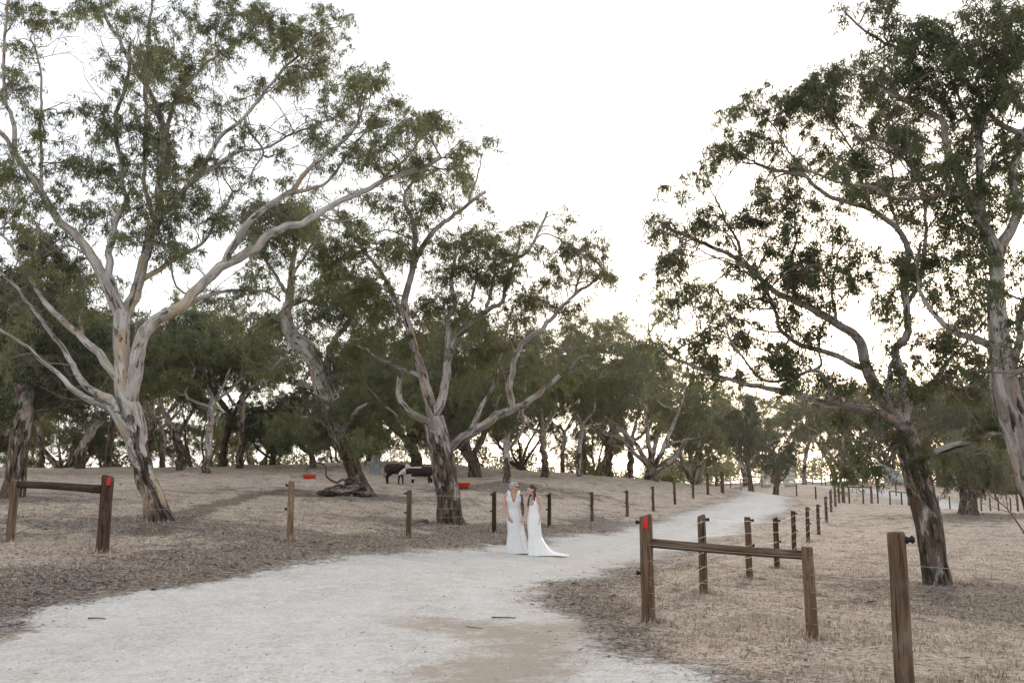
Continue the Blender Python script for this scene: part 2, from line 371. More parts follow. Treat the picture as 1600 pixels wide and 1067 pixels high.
def sdist(poly, x, y):
    """signed distance, positive inside"""
    d = np.full(x.shape, 1e9); ins = np.zeros(x.shape, bool); n = len(poly)
    for i in range(n):
        a = poly[i]; c = poly[(i + 1) % n]; e = c - a
        t = np.clip(((x - a[0]) * e[0] + (y - a[1]) * e[1]) / (e @ e + 1e-12), 0, 1)
        d = np.minimum(d, np.hypot(x - a[0] - t * e[0], y - a[1] - t * e[1]))
        cr = (a[1] > y) != (c[1] > y)
        with np.errstate(divide='ignore', invalid='ignore'):
            ins ^= cr & (x < (c[0] - a[0]) * (y - a[1]) / (c[1] - a[1] + 1e-12) + a[0])
    return np.where(ins, d, -d)
FARC = np.array([(24, 92), (27, 108), (32, 121), (37, 118), (38, 108), (37.3, 97), (36.3, 88), (34.8, 79), (34, 70)])
def line_dist(poly, x, y):
    d = np.full(x.shape, 1e9)
    for i in range(len(poly) - 1):
        a = poly[i]; e = poly[i + 1] - a
        t = np.clip(((x - a[0]) * e[0] + (y - a[1]) * e[1]) / (e @ e), 0, 1)
        d = np.minimum(d, np.hypot(x - a[0] - t * e[0], y - a[1] - t * e[1]))
    return d
FAR_ROAD = np.array([ground_hit(u, v)[:2] for u, v in ((1228, 759), (1290, 759), (1345, 765), (1400, 772), (1445, 782), (1482, 795))])
FAR_ROAD = np.vstack([FAR_ROAD, FAR_ROAD[-1] + (FAR_ROAD[-1] - FAR_ROAD[-2]) * 1.6])
def road_sd(x, y):
    a = sdist(ROAD, x, y)
    b = 2.3 - line_dist(FAR_ROAD, x, y)
    return np.maximum(a, b)
def fuzzy_road(x, y):
    wob = (fnoise(x * 0.55, y * 0.55, 3, 4) - 0.5) * 2.0
    soft = 0.45 + 0.02 * np.clip(y, 0, 40) + 0.5 * sstep(1.5, 3.2, x) * sstep(20, 8, y)
    return sstep(-1, 1, (road_sd(x, y) + wob * 0.75) / (soft * 1.5))
TREE_SPOTS = np.array([at(u, 800, d)[:2] for u, d in ((245, 23), (705, 31.5), (545, 44), (1465, 20), (20, 34), (1640, 16.5), (790, 51), (1515, 48))])
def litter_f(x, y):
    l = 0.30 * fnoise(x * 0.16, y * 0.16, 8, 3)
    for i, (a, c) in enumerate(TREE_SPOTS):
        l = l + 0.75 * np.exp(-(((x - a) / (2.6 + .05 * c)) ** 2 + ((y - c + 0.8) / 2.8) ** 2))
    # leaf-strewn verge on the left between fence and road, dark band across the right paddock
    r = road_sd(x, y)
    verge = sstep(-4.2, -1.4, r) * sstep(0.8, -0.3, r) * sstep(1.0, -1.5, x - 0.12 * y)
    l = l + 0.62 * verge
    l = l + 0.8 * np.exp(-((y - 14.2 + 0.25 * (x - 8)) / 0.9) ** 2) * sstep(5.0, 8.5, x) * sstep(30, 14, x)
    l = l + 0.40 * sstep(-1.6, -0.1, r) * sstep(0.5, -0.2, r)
    return np.clip(l, 0, 1)
def track_f(x, y):
    t = np.array([ground_hit(u, v)[:2] for u, v in ((235, 835), (330, 792), (400, 773), (470, 765), (540, 770))])
    return np.exp(-(line_dist(t, x, y) / 0.55) ** 2) * 0.95
pc = [ground_hit(u, v)[:2] for u, v in ((600, 963), (760, 968), (940, 975), (930, 1020), (880, 1090), (640, 1120), (650, 1040), (760, 1010), (690, 985))]
def patch_f(x, y):
    return sstep(-0.9, 0.9, sdist(np.array(pc), x, y) + (fnoise(x * 0.9, y * 0.9, 5, 3) - 0.5) * 0.9)
def rut_f(x, y):
    q = sdist(ROAD, x, y) + (fnoise(x * 0.3, y * 0.3, 12, 2) - 0.5) * 0.5
    return np.exp(-((q - 1.15) / 0.36) ** 2) + np.exp(-((q - 2.75) / 0.40) ** 2)
def rough(x, y):
    rd = fuzzy_road(x, y); dist = np.hypot(x, y)
    n = (fnoise(x * 0.45, y * 0.45, 1, 4) - 0.5) * 0.20 + (fnoise(x * 2.2, y * 2.2, 2, 3) - 0.5) * 0.09
    return n * (1 - 0.88 * rd) * (1 + 1.0 * sstep(20, 60, dist)) - 0.02 * rut_f(x, y) * rd
def H(x, y): return H0(x, y) + rough(np.asarray(x, float), np.asarray(y, float))
def Hs(x, y): return float(H(np.array([x], float), np.array([y], float))[0])
def gp(u, d, v=790):
    x = ax(u, d, v); return np.array([x, d, Hs(x, d)])

def graded(a, b, h, grow, hmax=400):
    r = [a]; 
    while r[-1] < b: r.append(r[-1] + h); h = min(h * grow, hmax)
    return r
xs = graded(0, 13, 0.23, 1.0); xs = xs[:-1] + graded(xs[-1], 430, 0.23, 1.045)
xs = np.array([-q for q in xs[:0:-1]] + xs)
ys = graded(3.0, 26, 0.17, 1.0); ys = ys[:-1] + graded(ys[-1], 520, 0.18, 1.026)
ys = np.array([-60, -35, -22, -14, -9, -6, -4, -2.5, -1, 0.2, 1.2, 2.0, 2.5] + ys)
GX, GY = np.meshgrid(xs, ys); gx, gy = GX.ravel(), GY.ravel()
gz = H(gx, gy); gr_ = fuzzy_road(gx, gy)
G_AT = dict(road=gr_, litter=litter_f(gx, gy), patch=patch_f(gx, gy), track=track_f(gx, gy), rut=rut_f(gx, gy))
nx, ny = len(xs), len(ys)
ii = (np.arange(ny - 1)[:, None] * nx + np.arange(nx - 1)[None, :]).ravel()
GQ = np.stack([ii, ii + 1, ii + nx + 1, ii + nx], -1)
gV = np.stack([gx, gy, gz], -1)
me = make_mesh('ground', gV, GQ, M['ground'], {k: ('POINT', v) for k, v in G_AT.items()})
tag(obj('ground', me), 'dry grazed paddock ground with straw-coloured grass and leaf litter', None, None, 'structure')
def road_sheet(name, sel, label):
    q = GQ[sel]; u_, inv = np.unique(q, return_inverse=True)
    V = gV[u_].copy(); V[:, 2] += 0.006
    m = make_mesh(name, V, inv.reshape(-1, 4), M['ground'], {k: ('POINT', v[u_]) for k, v in G_AT.items()})
    tag(obj(name, m), label, None, None, 'structure')
cx = gx[GQ].mean(1); cy = gy[GQ].mean(1); on = gr_[GQ].mean(1) > 0.5
near = sdist(ROAD, cx, cy) > -2.0
road_sheet('gravel_road', on & near, 'pale gravel farm road curving up over the rise')
road_sheet('distant_gravel_road', on & ~near, 'thin pale stretch of gravel road crossing the far paddock')

# ------------------------------------------------------------------ trees
def leaves_mesh(name, P, mat, g, L=(0.09, 0.16), wid=0.2, droop=0.75, tint=None):
    n = len(P)
    D = g.normal(0, 0.55, (n, 3)); D[:, 2] -= droop; D /= np.linalg.norm(D, axis=1, keepdims=True)
    S = np.cross(D, g.normal(0, 1, (n, 3))); S /= np.linalg.norm(S, axis=1, keepdims=True) + 1e-9
    Nn = np.cross(D, S); ln = g.uniform(L[0], L[1], n)[:, None]; wd = ln * wid * 0.5
    V = np.empty((n, 4, 3)); V[:, 0] = P; V[:, 1] = P + D * ln * 0.45 + S * wd + Nn * ln * 0.05
    V[:, 2] = P + D * ln; V[:, 3] = P + D * ln * 0.45 - S * wd + Nn * ln * 0.05
    Q = np.arange(n * 4).reshape(-1, 4)
    return make_mesh(name, V.reshape(-1, 3), Q, mat, {'tint': ('FACE', tint), 'tin2': ('FACE', g.uniform(0, 1, n))}, smooth=False)

def bend(A, B, K, g, sag=0.0, wob=0.06):
    """N curved paths from A to B with K points"""
    A = np.atleast_2d(A); B = np.atleast_2d(B); N = len(A)
    t = np.linspace(0, 1, K)[None, :, None]; L = np.linalg.norm(B - A, axis=1)[:, None, None]
    P = A[:, None] * (1 - t) + B[:, None] * t
    off = g.normal(0, 1, (N, 1, 3)) * 0.09 * L
    off2 = g.normal(0, 1, (N, 1, 3)) * 0.06 * L
    P = P + off * np.sin(np.pi * t) + off2 * np.sin(2 * np.pi * t)
    P[..., 2] += (sag * L * np.sin(np.pi * t))[..., 0]
    j = g.normal(0, 1, P.shape) * wob * L / K; j[:, 0] = 0; j[:, -1] = 0
    return P + j

def foliate(SP_, SR, clumps, g, subr=0.24, dens=1.0, leaf_area=0.0013, tw_r=0.006, bare=20, bare_len=1.0, crown_tint=0.3, opt=1.15, per=13, fill=0):
    """branchlets from the limb samples to each clump, drooping leafy sprays inside it"""
    geo = []; LP = []; LT = []
    A1 = []; B1 = []; R1 = []; B2 = []; N2 = []; TC = []
    clumps = list(clumps)
    if fill:
        ok = np.where((SR < max(0.06, np.quantile(SR, 0.4))) & (SR > 0.005))[0]
        for k in g.choice(ok, fill):
            d = g.normal(0, 1, 3); d[2] = abs(d[2]) * 0.6; d /= np.linalg.norm(d); r_ = g.uniform(0.9, 1.7) * subr
            clumps.append((SP_[k] + d * g.uniform(0.3, 1.0) * subr * 4, (r_, r_, r_ * 0.7, 0.6)))
    for C, rad4 in clumps:
        C = np.asarray(C); rad = np.asarray(rad4[:3]); oo = opt * (rad4[3] if len(rad4) > 3 else 1.0)
        dv = C - SP_; dist = np.linalg.norm(dv, axis=1)
        cost = dist + 0.9 * np.maximum(0, -dv[:, 2] + 0.1) - 6.0 * np.minimum(SR, 0.03) + (dist < 0.25) * 0.2
        k = int(np.argmin(cost)); a = SP_[k]
        end = C + (a - C) * 0.15 + np.array([0, 0, -0.3 * rad[2]])
        A1.append(a); B1.append(end); R1.append(min(SR[k] * 0.7, 0.010 + 0.010 * np.linalg.norm(end - a) + 0.006 * rad.mean()))
        nleaf = oo * rad[0] * rad[2] * math.pi / (leaf_area * 0.45); ns = max(3, int(round(nleaf / (per * 5))))
        q = g.normal(0, 1, (ns, 3)); q /= np.linalg.norm(q, axis=1, keepdims=True); q *= np.abs(g.normal(0.0, 0.40, (ns, 1))) + 0.6 * g.uniform(0, 1, (ns, 1)) ** 0.5 + 0.08
        q[:, 2] = np.where(q[:, 2] < 0, q[:, 2] * 0.75, q[:, 2]); B2.append(C + q * rad); N2.append(ns); TC.append(crown_tint + g.normal(0, 0.15))
    if A1:
        A = np.array(A1); B = np.array(B1); r = np.array(R1)[:, None]
        P = bend(A, B, 9, g, 0.10); geo.append(tubes(P, r * np.linspace(1, 0.45, 9), 5))
        idx = np.repeat(np.arange(len(B2)), N2); S = np.concatenate(B2); tc = np.array(TC)[idx] + g.normal(0, 0.06, len(idx))
        kk = g.integers(3, 9, len(idx)); A = P[idx, kk]; P2 = bend(A, S, 5, g, 0.10); rr = (np.array(R1)[idx] * 0.40)[:, None]
        geo.append(tubes(P2, np.maximum(rr, tw_r) * np.linspace(1, 0.5, 5), 3))
        # sprays: the last twigs, turning down under their leaves
        m = 5; si = np.repeat(np.arange(len(S)), m); n3 = len(si); st = P2[si, g.integers(2, 5, n3)]
        od = S[si] - A[si]; od /= np.linalg.norm(od, axis=1, keepdims=True) + 1e-9
        d3 = g.normal(0, 0.75, (n3, 3)) + 0.7 * od; d3 /= np.linalg.norm(d3, axis=1, keepdims=True); ln = subr * g.uniform(0.7, 2.0, (n3, 1))
        t = np.linspace(0, 1, 3)[None, :, None]; P3 = st[:, None] + d3[:, None] * (ln[:, None] * t); P3[..., 2] -= (ln[:, None] * 0.45 * t ** 2)[..., 0]
        geo.append(tubes(P3, np.full((n3, 1), tw_r * 0.65) * np.linspace(1, 0.5, 3), 3))
        cnt = np.maximum(0, (per * g.gamma(3.0, 1 / 3.0, n3))).astype(int); li = np.repeat(np.arange(n3), cnt); n = len(li)
        tt = g.uniform(0.12, 1.05, n) ** 0.75; f = np.clip(tt * 2, 0, 1.999); i0 = f.astype(int); fr_ = (f - i0)[:, None]
        LP = P3[li, i0] * (1 - fr_) + P3[li, i0 + 1] * fr_ + g.normal(0, subr * 0.13, (n, 3)); LT = np.clip(tc[si[li]] + g.normal(0, 0.12, n), 0, 1)
    else: LP = np.zeros((0, 3)); LT = np.zeros(0)
    if bare:   # leafless side twigs
        ok = np.where((SR < 0.09) & (SR > 0.006))[0]
        if len(ok):
            k = g.choice(ok, bare); a = SP_[k]; d = g.normal(0, 1, (bare, 3)); d[:, 2] = np.abs(d[:, 2]) * 0.9 + 0.1
            d /= np.linalg.norm(d, axis=1, keepdims=True); b_ = a + d * g.uniform(0.4, 1.5, (bare, 1)) * bare_len
            P = bend(a, b_, 8, g, 0.05, 0.16); geo.append(tubes(P, np.minimum(SR[k] * 0.5, 0.013)[:, None] * np.linspace(1, 0.3, 8), 4))
            n2 = bare * 4; i = g.integers(0, bare, n2); kk = g.integers(2, 7, n2); a2 = P[i, kk]
            d2 = d[i] + g.normal(0, 0.6, (n2, 3)); d2 /= np.linalg.norm(d2, axis=1, keepdims=True)
            P2 = bend(a2, a2 + d2 * g.uniform(0.2, 0.8, (n2, 1)) * bare_len, 5, g, 0.04, 0.16); geo.append(tubes(P2, np.full((n2, 1), tw_r * 0.75) * np.linspace(1, 0.4, 5), 3))
    return geo, LP, LT

def bark_mesh(name, geo, mat, zbase):
    V, Q, B, r = cat_geo(geo)
    return make_mesh(name, V, Q, mat, {'bk': ('POINT', B), 'rad': ('POINT', r), 'hgt': ('POINT', V[:, 2] - zbase)})

def hero_tree(name, label, d, trunk, limbs, clumps, bark, leaf, seed, L=(0.09, 0.16), leaf_area=0.0013, subr=0.24, dup=0.5, flare=0.6, group=None,
              spread=1.0, bare=40, tint=0.3, tw_r=0.006, bare_len=1.0, base=None, opt=0.95, trunk_dz=0.0, dens=1.0, fill=40, lw=0.8, cs=1.1):
    """trunk: (u, v, half width px); limbs: (half width start, end, depth change, points); clumps: (u, v, ru, rv)"""
    g = np.random.default_rng(seed); pxm = d / F
    if base is None: base = at(trunk[0][0], trunk[0][1], d); base[2] = Hs(base[0], base[1])
    org = np.array(base)
    samp = []; srad = []; suv = []; parts = []
    def add(P3, rr, uv, nm, lump, fl, S):
        P3 = P3 - org
        parts.append((nm, tubes(P3, rr, S, lump, fl, seed + len(parts) * 3)))
        samp.append(P3); srad.append(rr); suv.append(uv)
    tp = [(u, v, w_) for u, v, w_ in trunk]
    P = np.array([at(u, v, d + trunk_dz * i / (len(tp) - 1)) for i, (u, v, _) in enumerate(tp)]); rr = np.array([w_ * pxm for _, _, w_ in tp]); uv = np.array([(u, v) for u, v, _ in tp], float)
    P[0] = org; P = np.vstack([org - (P[1] - P[0]) / np.linalg.norm(P[1] - P[0]) * 0.35, P]); rr = np.concatenate([[rr[0]], rr]); uv = np.vstack([uv[:1], uv])
    n = max(20, int(np.linalg.norm(np.diff(P, axis=0), axis=1).sum() / 0.1))
    X = catmull(np.hstack([P, rr[:, None], uv]), n)
    X[:, :2] += (fnoise(X[:, 2:3] * 1.5, X[:, 2:3] * 0 + seed, seed, 2) - 0.5) * 0.10
    add(X[:, :3], X[:, 3], X[:, 4:], 'trunk', 0.05, flare, 28)
    for r0, r1, dz, pts in limbs:
        r0 *= lw; r1 *= lw
        pts = np.array(pts, float)
        SU = np.concatenate(suv); S3 = np.concatenate(samp) + org; SRR = np.concatenate(srad)
        k = int(np.argmin(np.hypot(SU[:, 0] - pts[0, 0], SU[:, 1] - pts[0, 1])))
        d0 = S3[k, 1]; t = np.linspace(0, 1, len(pts)); wob = np.cumsum(g.normal(0, 0.12, len(pts))) * d / 25
        P = np.array([at(u, v, d0 + dz * tt ** 1.1 + (wb if i else 0)) for i, ((u, v), tt, wb) in enumerate(zip(pts, t, wob))])
        P = np.vstack([S3[k], P[1:]]) if np.linalg.norm(S3[k] - P[0]) < 0.25 * d / 23 else np.vstack([S3[k], P])
        uvp = np.vstack([SU[k], pts[1:]]) if len(P) == len(pts) else np.vstack([SU[k], pts])
        rr = (r1 + (r0 - r1) * (1 - np.linspace(0, 1, len(P))) ** 1.5) * pxm
        n = max(10, int(np.linalg.norm(np.diff(P, axis=0), axis=1).sum() / 0.10))
        X = catmull(np.hstack([P, rr[:, None], uvp]), n)
        wl = np.linspace(0, 1, n) * 0.0 + 1
        jit = np.stack([fnoise(np.arange(n) * 0.33, np.full(n, seed + r0 + c), c, 2) - 0.5 for c in range(3)], -1) * 0.10 * d / 25
        jit[0] = 0; X[:, :3] += jit
        add(X[:, :3], np.maximum(X[:, 3], 0.006), X[:, 4:], 'limb', 0.06, 0, 12 if r0 > 6 else 8)
    S3 = np.concatenate(samp); SRR = np.concatenate(srad); SU = np.concatenate(suv)
    cl = []
    for c in clumps:
        u, v, ru, rv = c[:4]; ru *= cs; rv *= cs
        k = int(np.argmin(np.hypot(SU[:, 0] - u, SU[:, 1] - v) + np.where(SRR > 0.1, 40, 0)))
        dd = (S3[k] + org)[1] + g.normal(0, 0.5) * spread
        C = at(u, v, dd) - org; q = pxm * dd / d
        cl.append((C, (ru * q, 0.9 * (ru + rv) / 2 * q, rv * q)))
        if g.random() < dup:
            dd2 = dd + g.choice([-1, 1]) * g.uniform(0.8, 2.2) * spread
            C2 = at(u + g.normal(0, 0.35) * ru, v + g.normal(0, 0.3) * rv, dd2) - org
            cl.append((C2, (ru * q * 0.7, 0.6 * (ru + rv) / 2 * q, rv * q * 0.7)))
    geo, LP, LT = foliate(S3, SRR, cl, g, subr, dens, leaf_area, tw_r, int(bare * 1.5), bare_len, tint, opt, 18, fill)
    root = empty(name, org, label, 'tree', group)
    for nm, ge in parts: obj(nm, bark_mesh(nm, [ge], M[bark], 0.0), root)
    if geo: obj('twigs', bark_mesh('twigs', geo, M[bark], 0.0), root)
    if len(LP): obj('crown', leaves_mesh('crown', LP, M[leaf], g, L, 0.19, 0.75, LT), root)
    print(name, 'leaves', len(LP))
    return root

# large pale gum on the left, leaning to the left
T1_limbs = [
    (9, 5, 0.0, [(200, 600), (199, 560), (196, 520), (190, 486)]),
    (12, 3, -1.6, [(213, 705), (190, 665), (175, 640), (150, 628), (129, 620), (108, 603), (88, 582), (65, 564), (26, 529), (-30, 500)]),
    (11, 3, 1.2, [(178, 645), (173, 622), (142, 611), (118, 580), (103, 551), (69, 508), (47, 478), (17, 439), (-20, 410)]),
    (11, 3, 2.4, [(190, 600), (160, 560), (129, 529), (86, 490), (60, 460), (43, 426), (18, 385), (-10, 355)]),
    (17, 4, -1.8, [(190, 492), (172, 456), (158, 430), (132, 383), (87, 338), (54, 284), (25, 243), (0, 206), (-30, 180)]),
    (6, 3, -0.5, [(25, 243), (20, 190), (8, 150), (5, 82), (12, -10)]),
    (10, 4, 0.6, [(190, 490), (172, 440), (171, 396), (181, 350), (198, 313), (192, 290), (188, 247), (181, 185), (198, 124), (204, 70)]),
    (15, 4, 1.2, [(197, 500), (206, 470), (218, 437), (231, 387), (243, 350), (249, 309), (251, 247), (256, 210), (247, 173), (231, 140), (206, 99), (185, 62), (165, 25), (150, -20)]),
    (6, 3, 0.3, [(240, 355), (228, 300), (225, 250), (227, 165), (231, 82), (240, -10)]),
    (6, 2, 0.8, [(256, 210), (272, 161), (297, 128), (326, 95), (363, 70), (395, 45)]),
    (7, 3, 1.4, [(222, 440), (250, 420), (270, 408), (297, 392), (321, 371), (350, 330), (362, 300)]),
    (8, 3, 0.8, [(243, 350), (265, 325), (289, 297), (321, 256), (342, 218), (383, 181), (420, 136), (445, 107), (474, 82), (500, 50)]),
    (5, 2, 0.4, [(297, 289), (330, 264), (371, 239), (416, 231), (453, 210), (495, 194), (520, 185)]),
    (17, 5, -1.2, [(203, 640), (208, 590), (220, 534), (241, 503), (276, 482), (310, 452), (345, 417), (387, 396), (420, 367), (449, 354), (470, 350), (499, 332), (534, 313), (577, 294), (613, 278), (652, 266), (690, 245)]),
    (9, 4, -0.5, [(352, 412), (367, 379), (392, 346), (420, 321), (453, 302), (474, 276), (507, 243), (536, 220), (560, 190)]),
    (5, 2, 0.4, [(453, 302), (495, 293), (519, 276), (545, 240), (575, 200)]),
    (7, 3, 1.6, [(285, 478), (297, 473), (332, 460), (371, 452), (414, 454), (440, 470)]),
    (3, 1.5, 0.5, [(499, 332), (530, 345), (560, 340)]),
    (4, 2, 0.4, [(383, 181), (392, 210), (410, 235), (398, 262), (385, 295)]),
    (4, 2, 0.5, [(129, 529), (125, 490), (132, 450), (120, 400)]),
    (4, 2, -0.5, [(66, 300), (62, 200), (64, 110), (48, 60)]),
    (4, 1.5, 0.3, [(590, 288), (630, 250), (660, 215), (690, 190)]),
]
T1_cl = [(60, 35, 42, 30), (20, 15, 22, 15), (122, 20, 42, 18), (28, 130, 35, 38), (75, 212, 38, 20), (112, 245, 38, 22), (30, 268, 40, 40), (92, 305, 42, 28), (20, 330, 30, 25),
    (190, 198, 52, 32), (150, 205, 30, 18), (236, 215, 36, 38), (258, 250, 28, 34), (292, 255, 42, 15), (345, 258, 32, 14), (135, 262, 50, 22), (150, 330, 48, 36), (205, 300, 25, 35),
    (280, 308, 48, 40), (330, 338, 30, 36), (250, 348, 40, 44), (268, 400, 30, 20), (230, 88, 36, 52), (272, 100, 44, 36), (238, 18, 60, 24), (310, 28, 58, 32), (382, 18, 48, 22), (350, 88, 34, 26), (420, 12, 30, 15),
    (478, 60, 56, 40), (505, 108, 52, 40), (452, 128, 32, 22), (432, 45, 36, 22), (558, 130, 34, 34), (532, 168, 40, 34), (505, 20, 30, 18), (345, 165, 26, 13), (296, 195, 15, 12), (370, 150, 20, 12),
    (602, 122, 34, 26), (592, 188, 34, 32), (535, 250, 36, 16), (492, 215, 28, 26), (440, 250, 18, 14), (690, 190, 36, 30), (730, 242, 32, 34), (640, 205, 30, 22), (655, 250, 24, 14), (715, 285, 18, 18), (572, 240, 24, 22), (620, 160, 26, 22),
    (60, 420, 26, 30), (95, 460, 30, 25), (120, 480, 20, 24), (20, 470, 30, 28), (20, 560, 36, 26), (330, 470, 16, 10), (200, 360, 20, 26), (185, 250, 30, 24), (300, 130, 25, 18), (650, 190, 22, 18), (270, 150, 22, 22)]
T1 = hero_tree('gum_tree', 'large pale gum with leaning trunk and peeling bark behind left strainer post', 23.0,
    [(247, 817, 19), (235, 768, 15.5), (218, 713, 15), (209, 670, 17), (202, 641, 17), (195, 590, 14), (192, 550, 12.5), (190, 486, 12)], T1_limbs, T1_cl, 'bark_pale', 'leaf', 11,
    leaf_area=0.0012, L=(0.085, 0.15), subr=0.22, bare=130, dup=0.4, tint=0.36, flare=0.6, bare_len=1.3, tw_r=0.008, opt=0.64, fill=80, cs=1.15, lw=0.7)

# many-limbed gum in the middle
T3_limbs = [
    (12, 4, -0.8, [(677, 655), (659, 582), (646, 539), (637, 500), (632, 475), (640, 443), (648, 412), (668, 376), (691, 349), (715, 333), (735, 317), (758, 301)]),
    (6, 2.5, 0.6, [(648, 412), (646, 353), (632, 309), (644, 286), (668, 262)]),
    (3, 1.2, 0.2, [(735, 317), (741, 290), (748, 262), (755, 240)]),
    (12, 4, 1.4, [(684, 655), (693, 612), (702, 526), (697, 500), (711, 475), (706, 440), (712, 400)]),
    (9, 3, 1.0, [(698, 570), (706, 545), (715, 526), (735, 506), (766, 482), (782, 475), (788, 451), (805, 408), (825, 392), (841, 364), (856, 330)]),
    (3, 1.2, 0.3, [(805, 408), (812, 380), (806, 352)]),
    (13, 5, -1.2, [(702, 708), (728, 681), (762, 660), (801, 638), (831, 625), (853, 604), (875, 588)]),
    (8, 3, 0.8, [(801, 638), (797, 604), (801, 574), (814, 539), (848, 513), (870, 487), (880, 475), (904, 455), (928, 439), (945, 420)]),
    (3, 1.5, -0.4, [(896, 458), (908, 416), (900, 392)]),
    (9, 5, -1.0, [(670, 668), (646, 647), (626, 627), (623, 600), (626, 588)]),
    (6, 3, 1.6, [(660, 590), (633, 578), (598, 561), (559, 539)]),
    (6, 3, 1.6, [(735, 675), (750, 640), (758, 625), (771, 604), (779, 565), (785, 540)]),
    (7, 3, 2.6, [(668, 620), (640, 520), (612, 455), (589, 416), (557, 376), (530, 337), (515, 318)]),
    (5, 2, 1.8, [(705, 520), (735, 470), (745, 420), (740, 380)]),
    (5, 2, 1.5, [(760, 485), (770, 440), (775, 400)]),
    (4, 2, -0.8, [(853, 604), (880, 590), (905, 560), (920, 555)]),
]
T3_cl = [(902, 390, 36, 22), (935, 405, 20, 20), (870, 425, 30, 18), (948, 425, 14, 14), (838, 465, 38, 20), (872, 482, 24, 18), (810, 488, 30, 24), (850, 440, 22, 16), (905, 420, 18, 12),
    (742, 368, 50, 20), (790, 400, 36, 28), (692, 305, 32, 26), (600, 312, 46, 20), (620, 388, 40, 28), (690, 430, 38, 24), (520, 405, 44, 40), (560, 450, 46, 40), (600, 490, 46, 40), (650, 340, 20, 16),
    (690, 480, 40, 30), (745, 500, 40, 30), (640, 540, 40, 26), (560, 540, 40, 24), (780, 540, 36, 24), (730, 415, 34, 26), (700, 385, 30, 20), (555, 345, 30, 18), (770, 440, 30, 22), (745, 560, 40, 22), (575, 385, 30, 24), (885, 595, 24, 14), (800, 430, 20, 16), (660, 275, 18, 12), (625, 340, 24, 16), (840, 560, 24, 18)]
T3 = hero_tree('gum_tree', 'many-limbed gum with split dark and cream trunk, nearest the two brides', 31.5,
    [(705, 818, 19), (700, 775, 18), (694, 742, 18.5), (688, 705, 18), (682, 681, 17), (678, 651, 15)], T3_limbs, T3_cl, 'bark_grey', 'leaf', 21,
    leaf_area=0.0019, L=(0.11, 0.19), subr=0.30, bare=110, dup=0.5, tint=0.36, flare=0.5, lw=0.7, opt=0.8, tw_r=0.010, spread=1.4, bare_len=1.3)

# leaning gum with the burl, further up the slope
T2_limbs = [
    (9, 3, 0.8, [(503, 612), (512, 565), (521, 535), (542, 505), (560, 470), (575, 430)]),
    (5, 2, -1.0, [(516, 590), (551, 582), (590, 575), (620, 560)]),
    (6, 3, -1.0, [(500, 610), (480, 602), (460, 599)]),
    (4, 2, 0.5, [(455, 440), (470, 410), (490, 380), (500, 350)]),
    (4, 2, -0.8, [(452, 460), (430, 430), (410, 395), (400, 360)]),
    (3, 1.5, 0.8, [(456, 520), (425, 500), (395, 498), (360, 505)]),
    (3, 1.5, -0.8, [(450, 480), (490, 470), (520, 480), (540, 470)]),
    (3, 1.5, 0.8, [(500, 585), (470, 560), (440, 562), (420, 585)]),
    (5, 2, -1.5, [(529, 681), (560, 640), (590, 630), (620, 650)]),
    (4, 2, -1.5, [(530, 690), (500, 660), (470, 650)]),
]
T2_cl = [(430, 340, 70, 26), (390, 325, 40, 20), (480, 365, 40, 24), (430, 395, 44, 22), (520, 440, 36, 30), (500, 490, 34, 26), (545, 480, 40, 34), (580, 520, 44, 40), (540, 560, 44, 30), (600, 575, 40, 30),
    (560, 640, 60, 34), (600, 690, 44, 20), (520, 690, 40, 20), (500, 655, 38, 24), (450, 672, 44, 24), (560, 690, 36, 18), (410, 370, 30, 20), (470, 330, 36, 20), (350, 510, 20, 14), (415, 590, 24, 14), (620, 640, 34, 26), (460, 350, 40, 20)]
T2 = hero_tree('gum_tree', 'leaning gum with swollen burl base beside the cattle', 44.0,
    [(568, 777, 13), (557, 745, 11.5), (547, 718, 11.5), (529, 681, 12), (516, 643, 13), (503, 608, 13), (499, 582, 13), (482, 548, 13), (458, 526, 12), (448, 496, 9), (452, 466, 7), (455, 430, 5), (459, 392, 4)], T2_limbs, T2_cl, 'bark_grey', 'leaf', 31,
    leaf_area=0.0034, L=(0.15, 0.24), subr=0.40, bare=40, dup=0.6, tint=0.28, flare=0.9, tw_r=0.010, spread=1.8, bare_len=1.4)

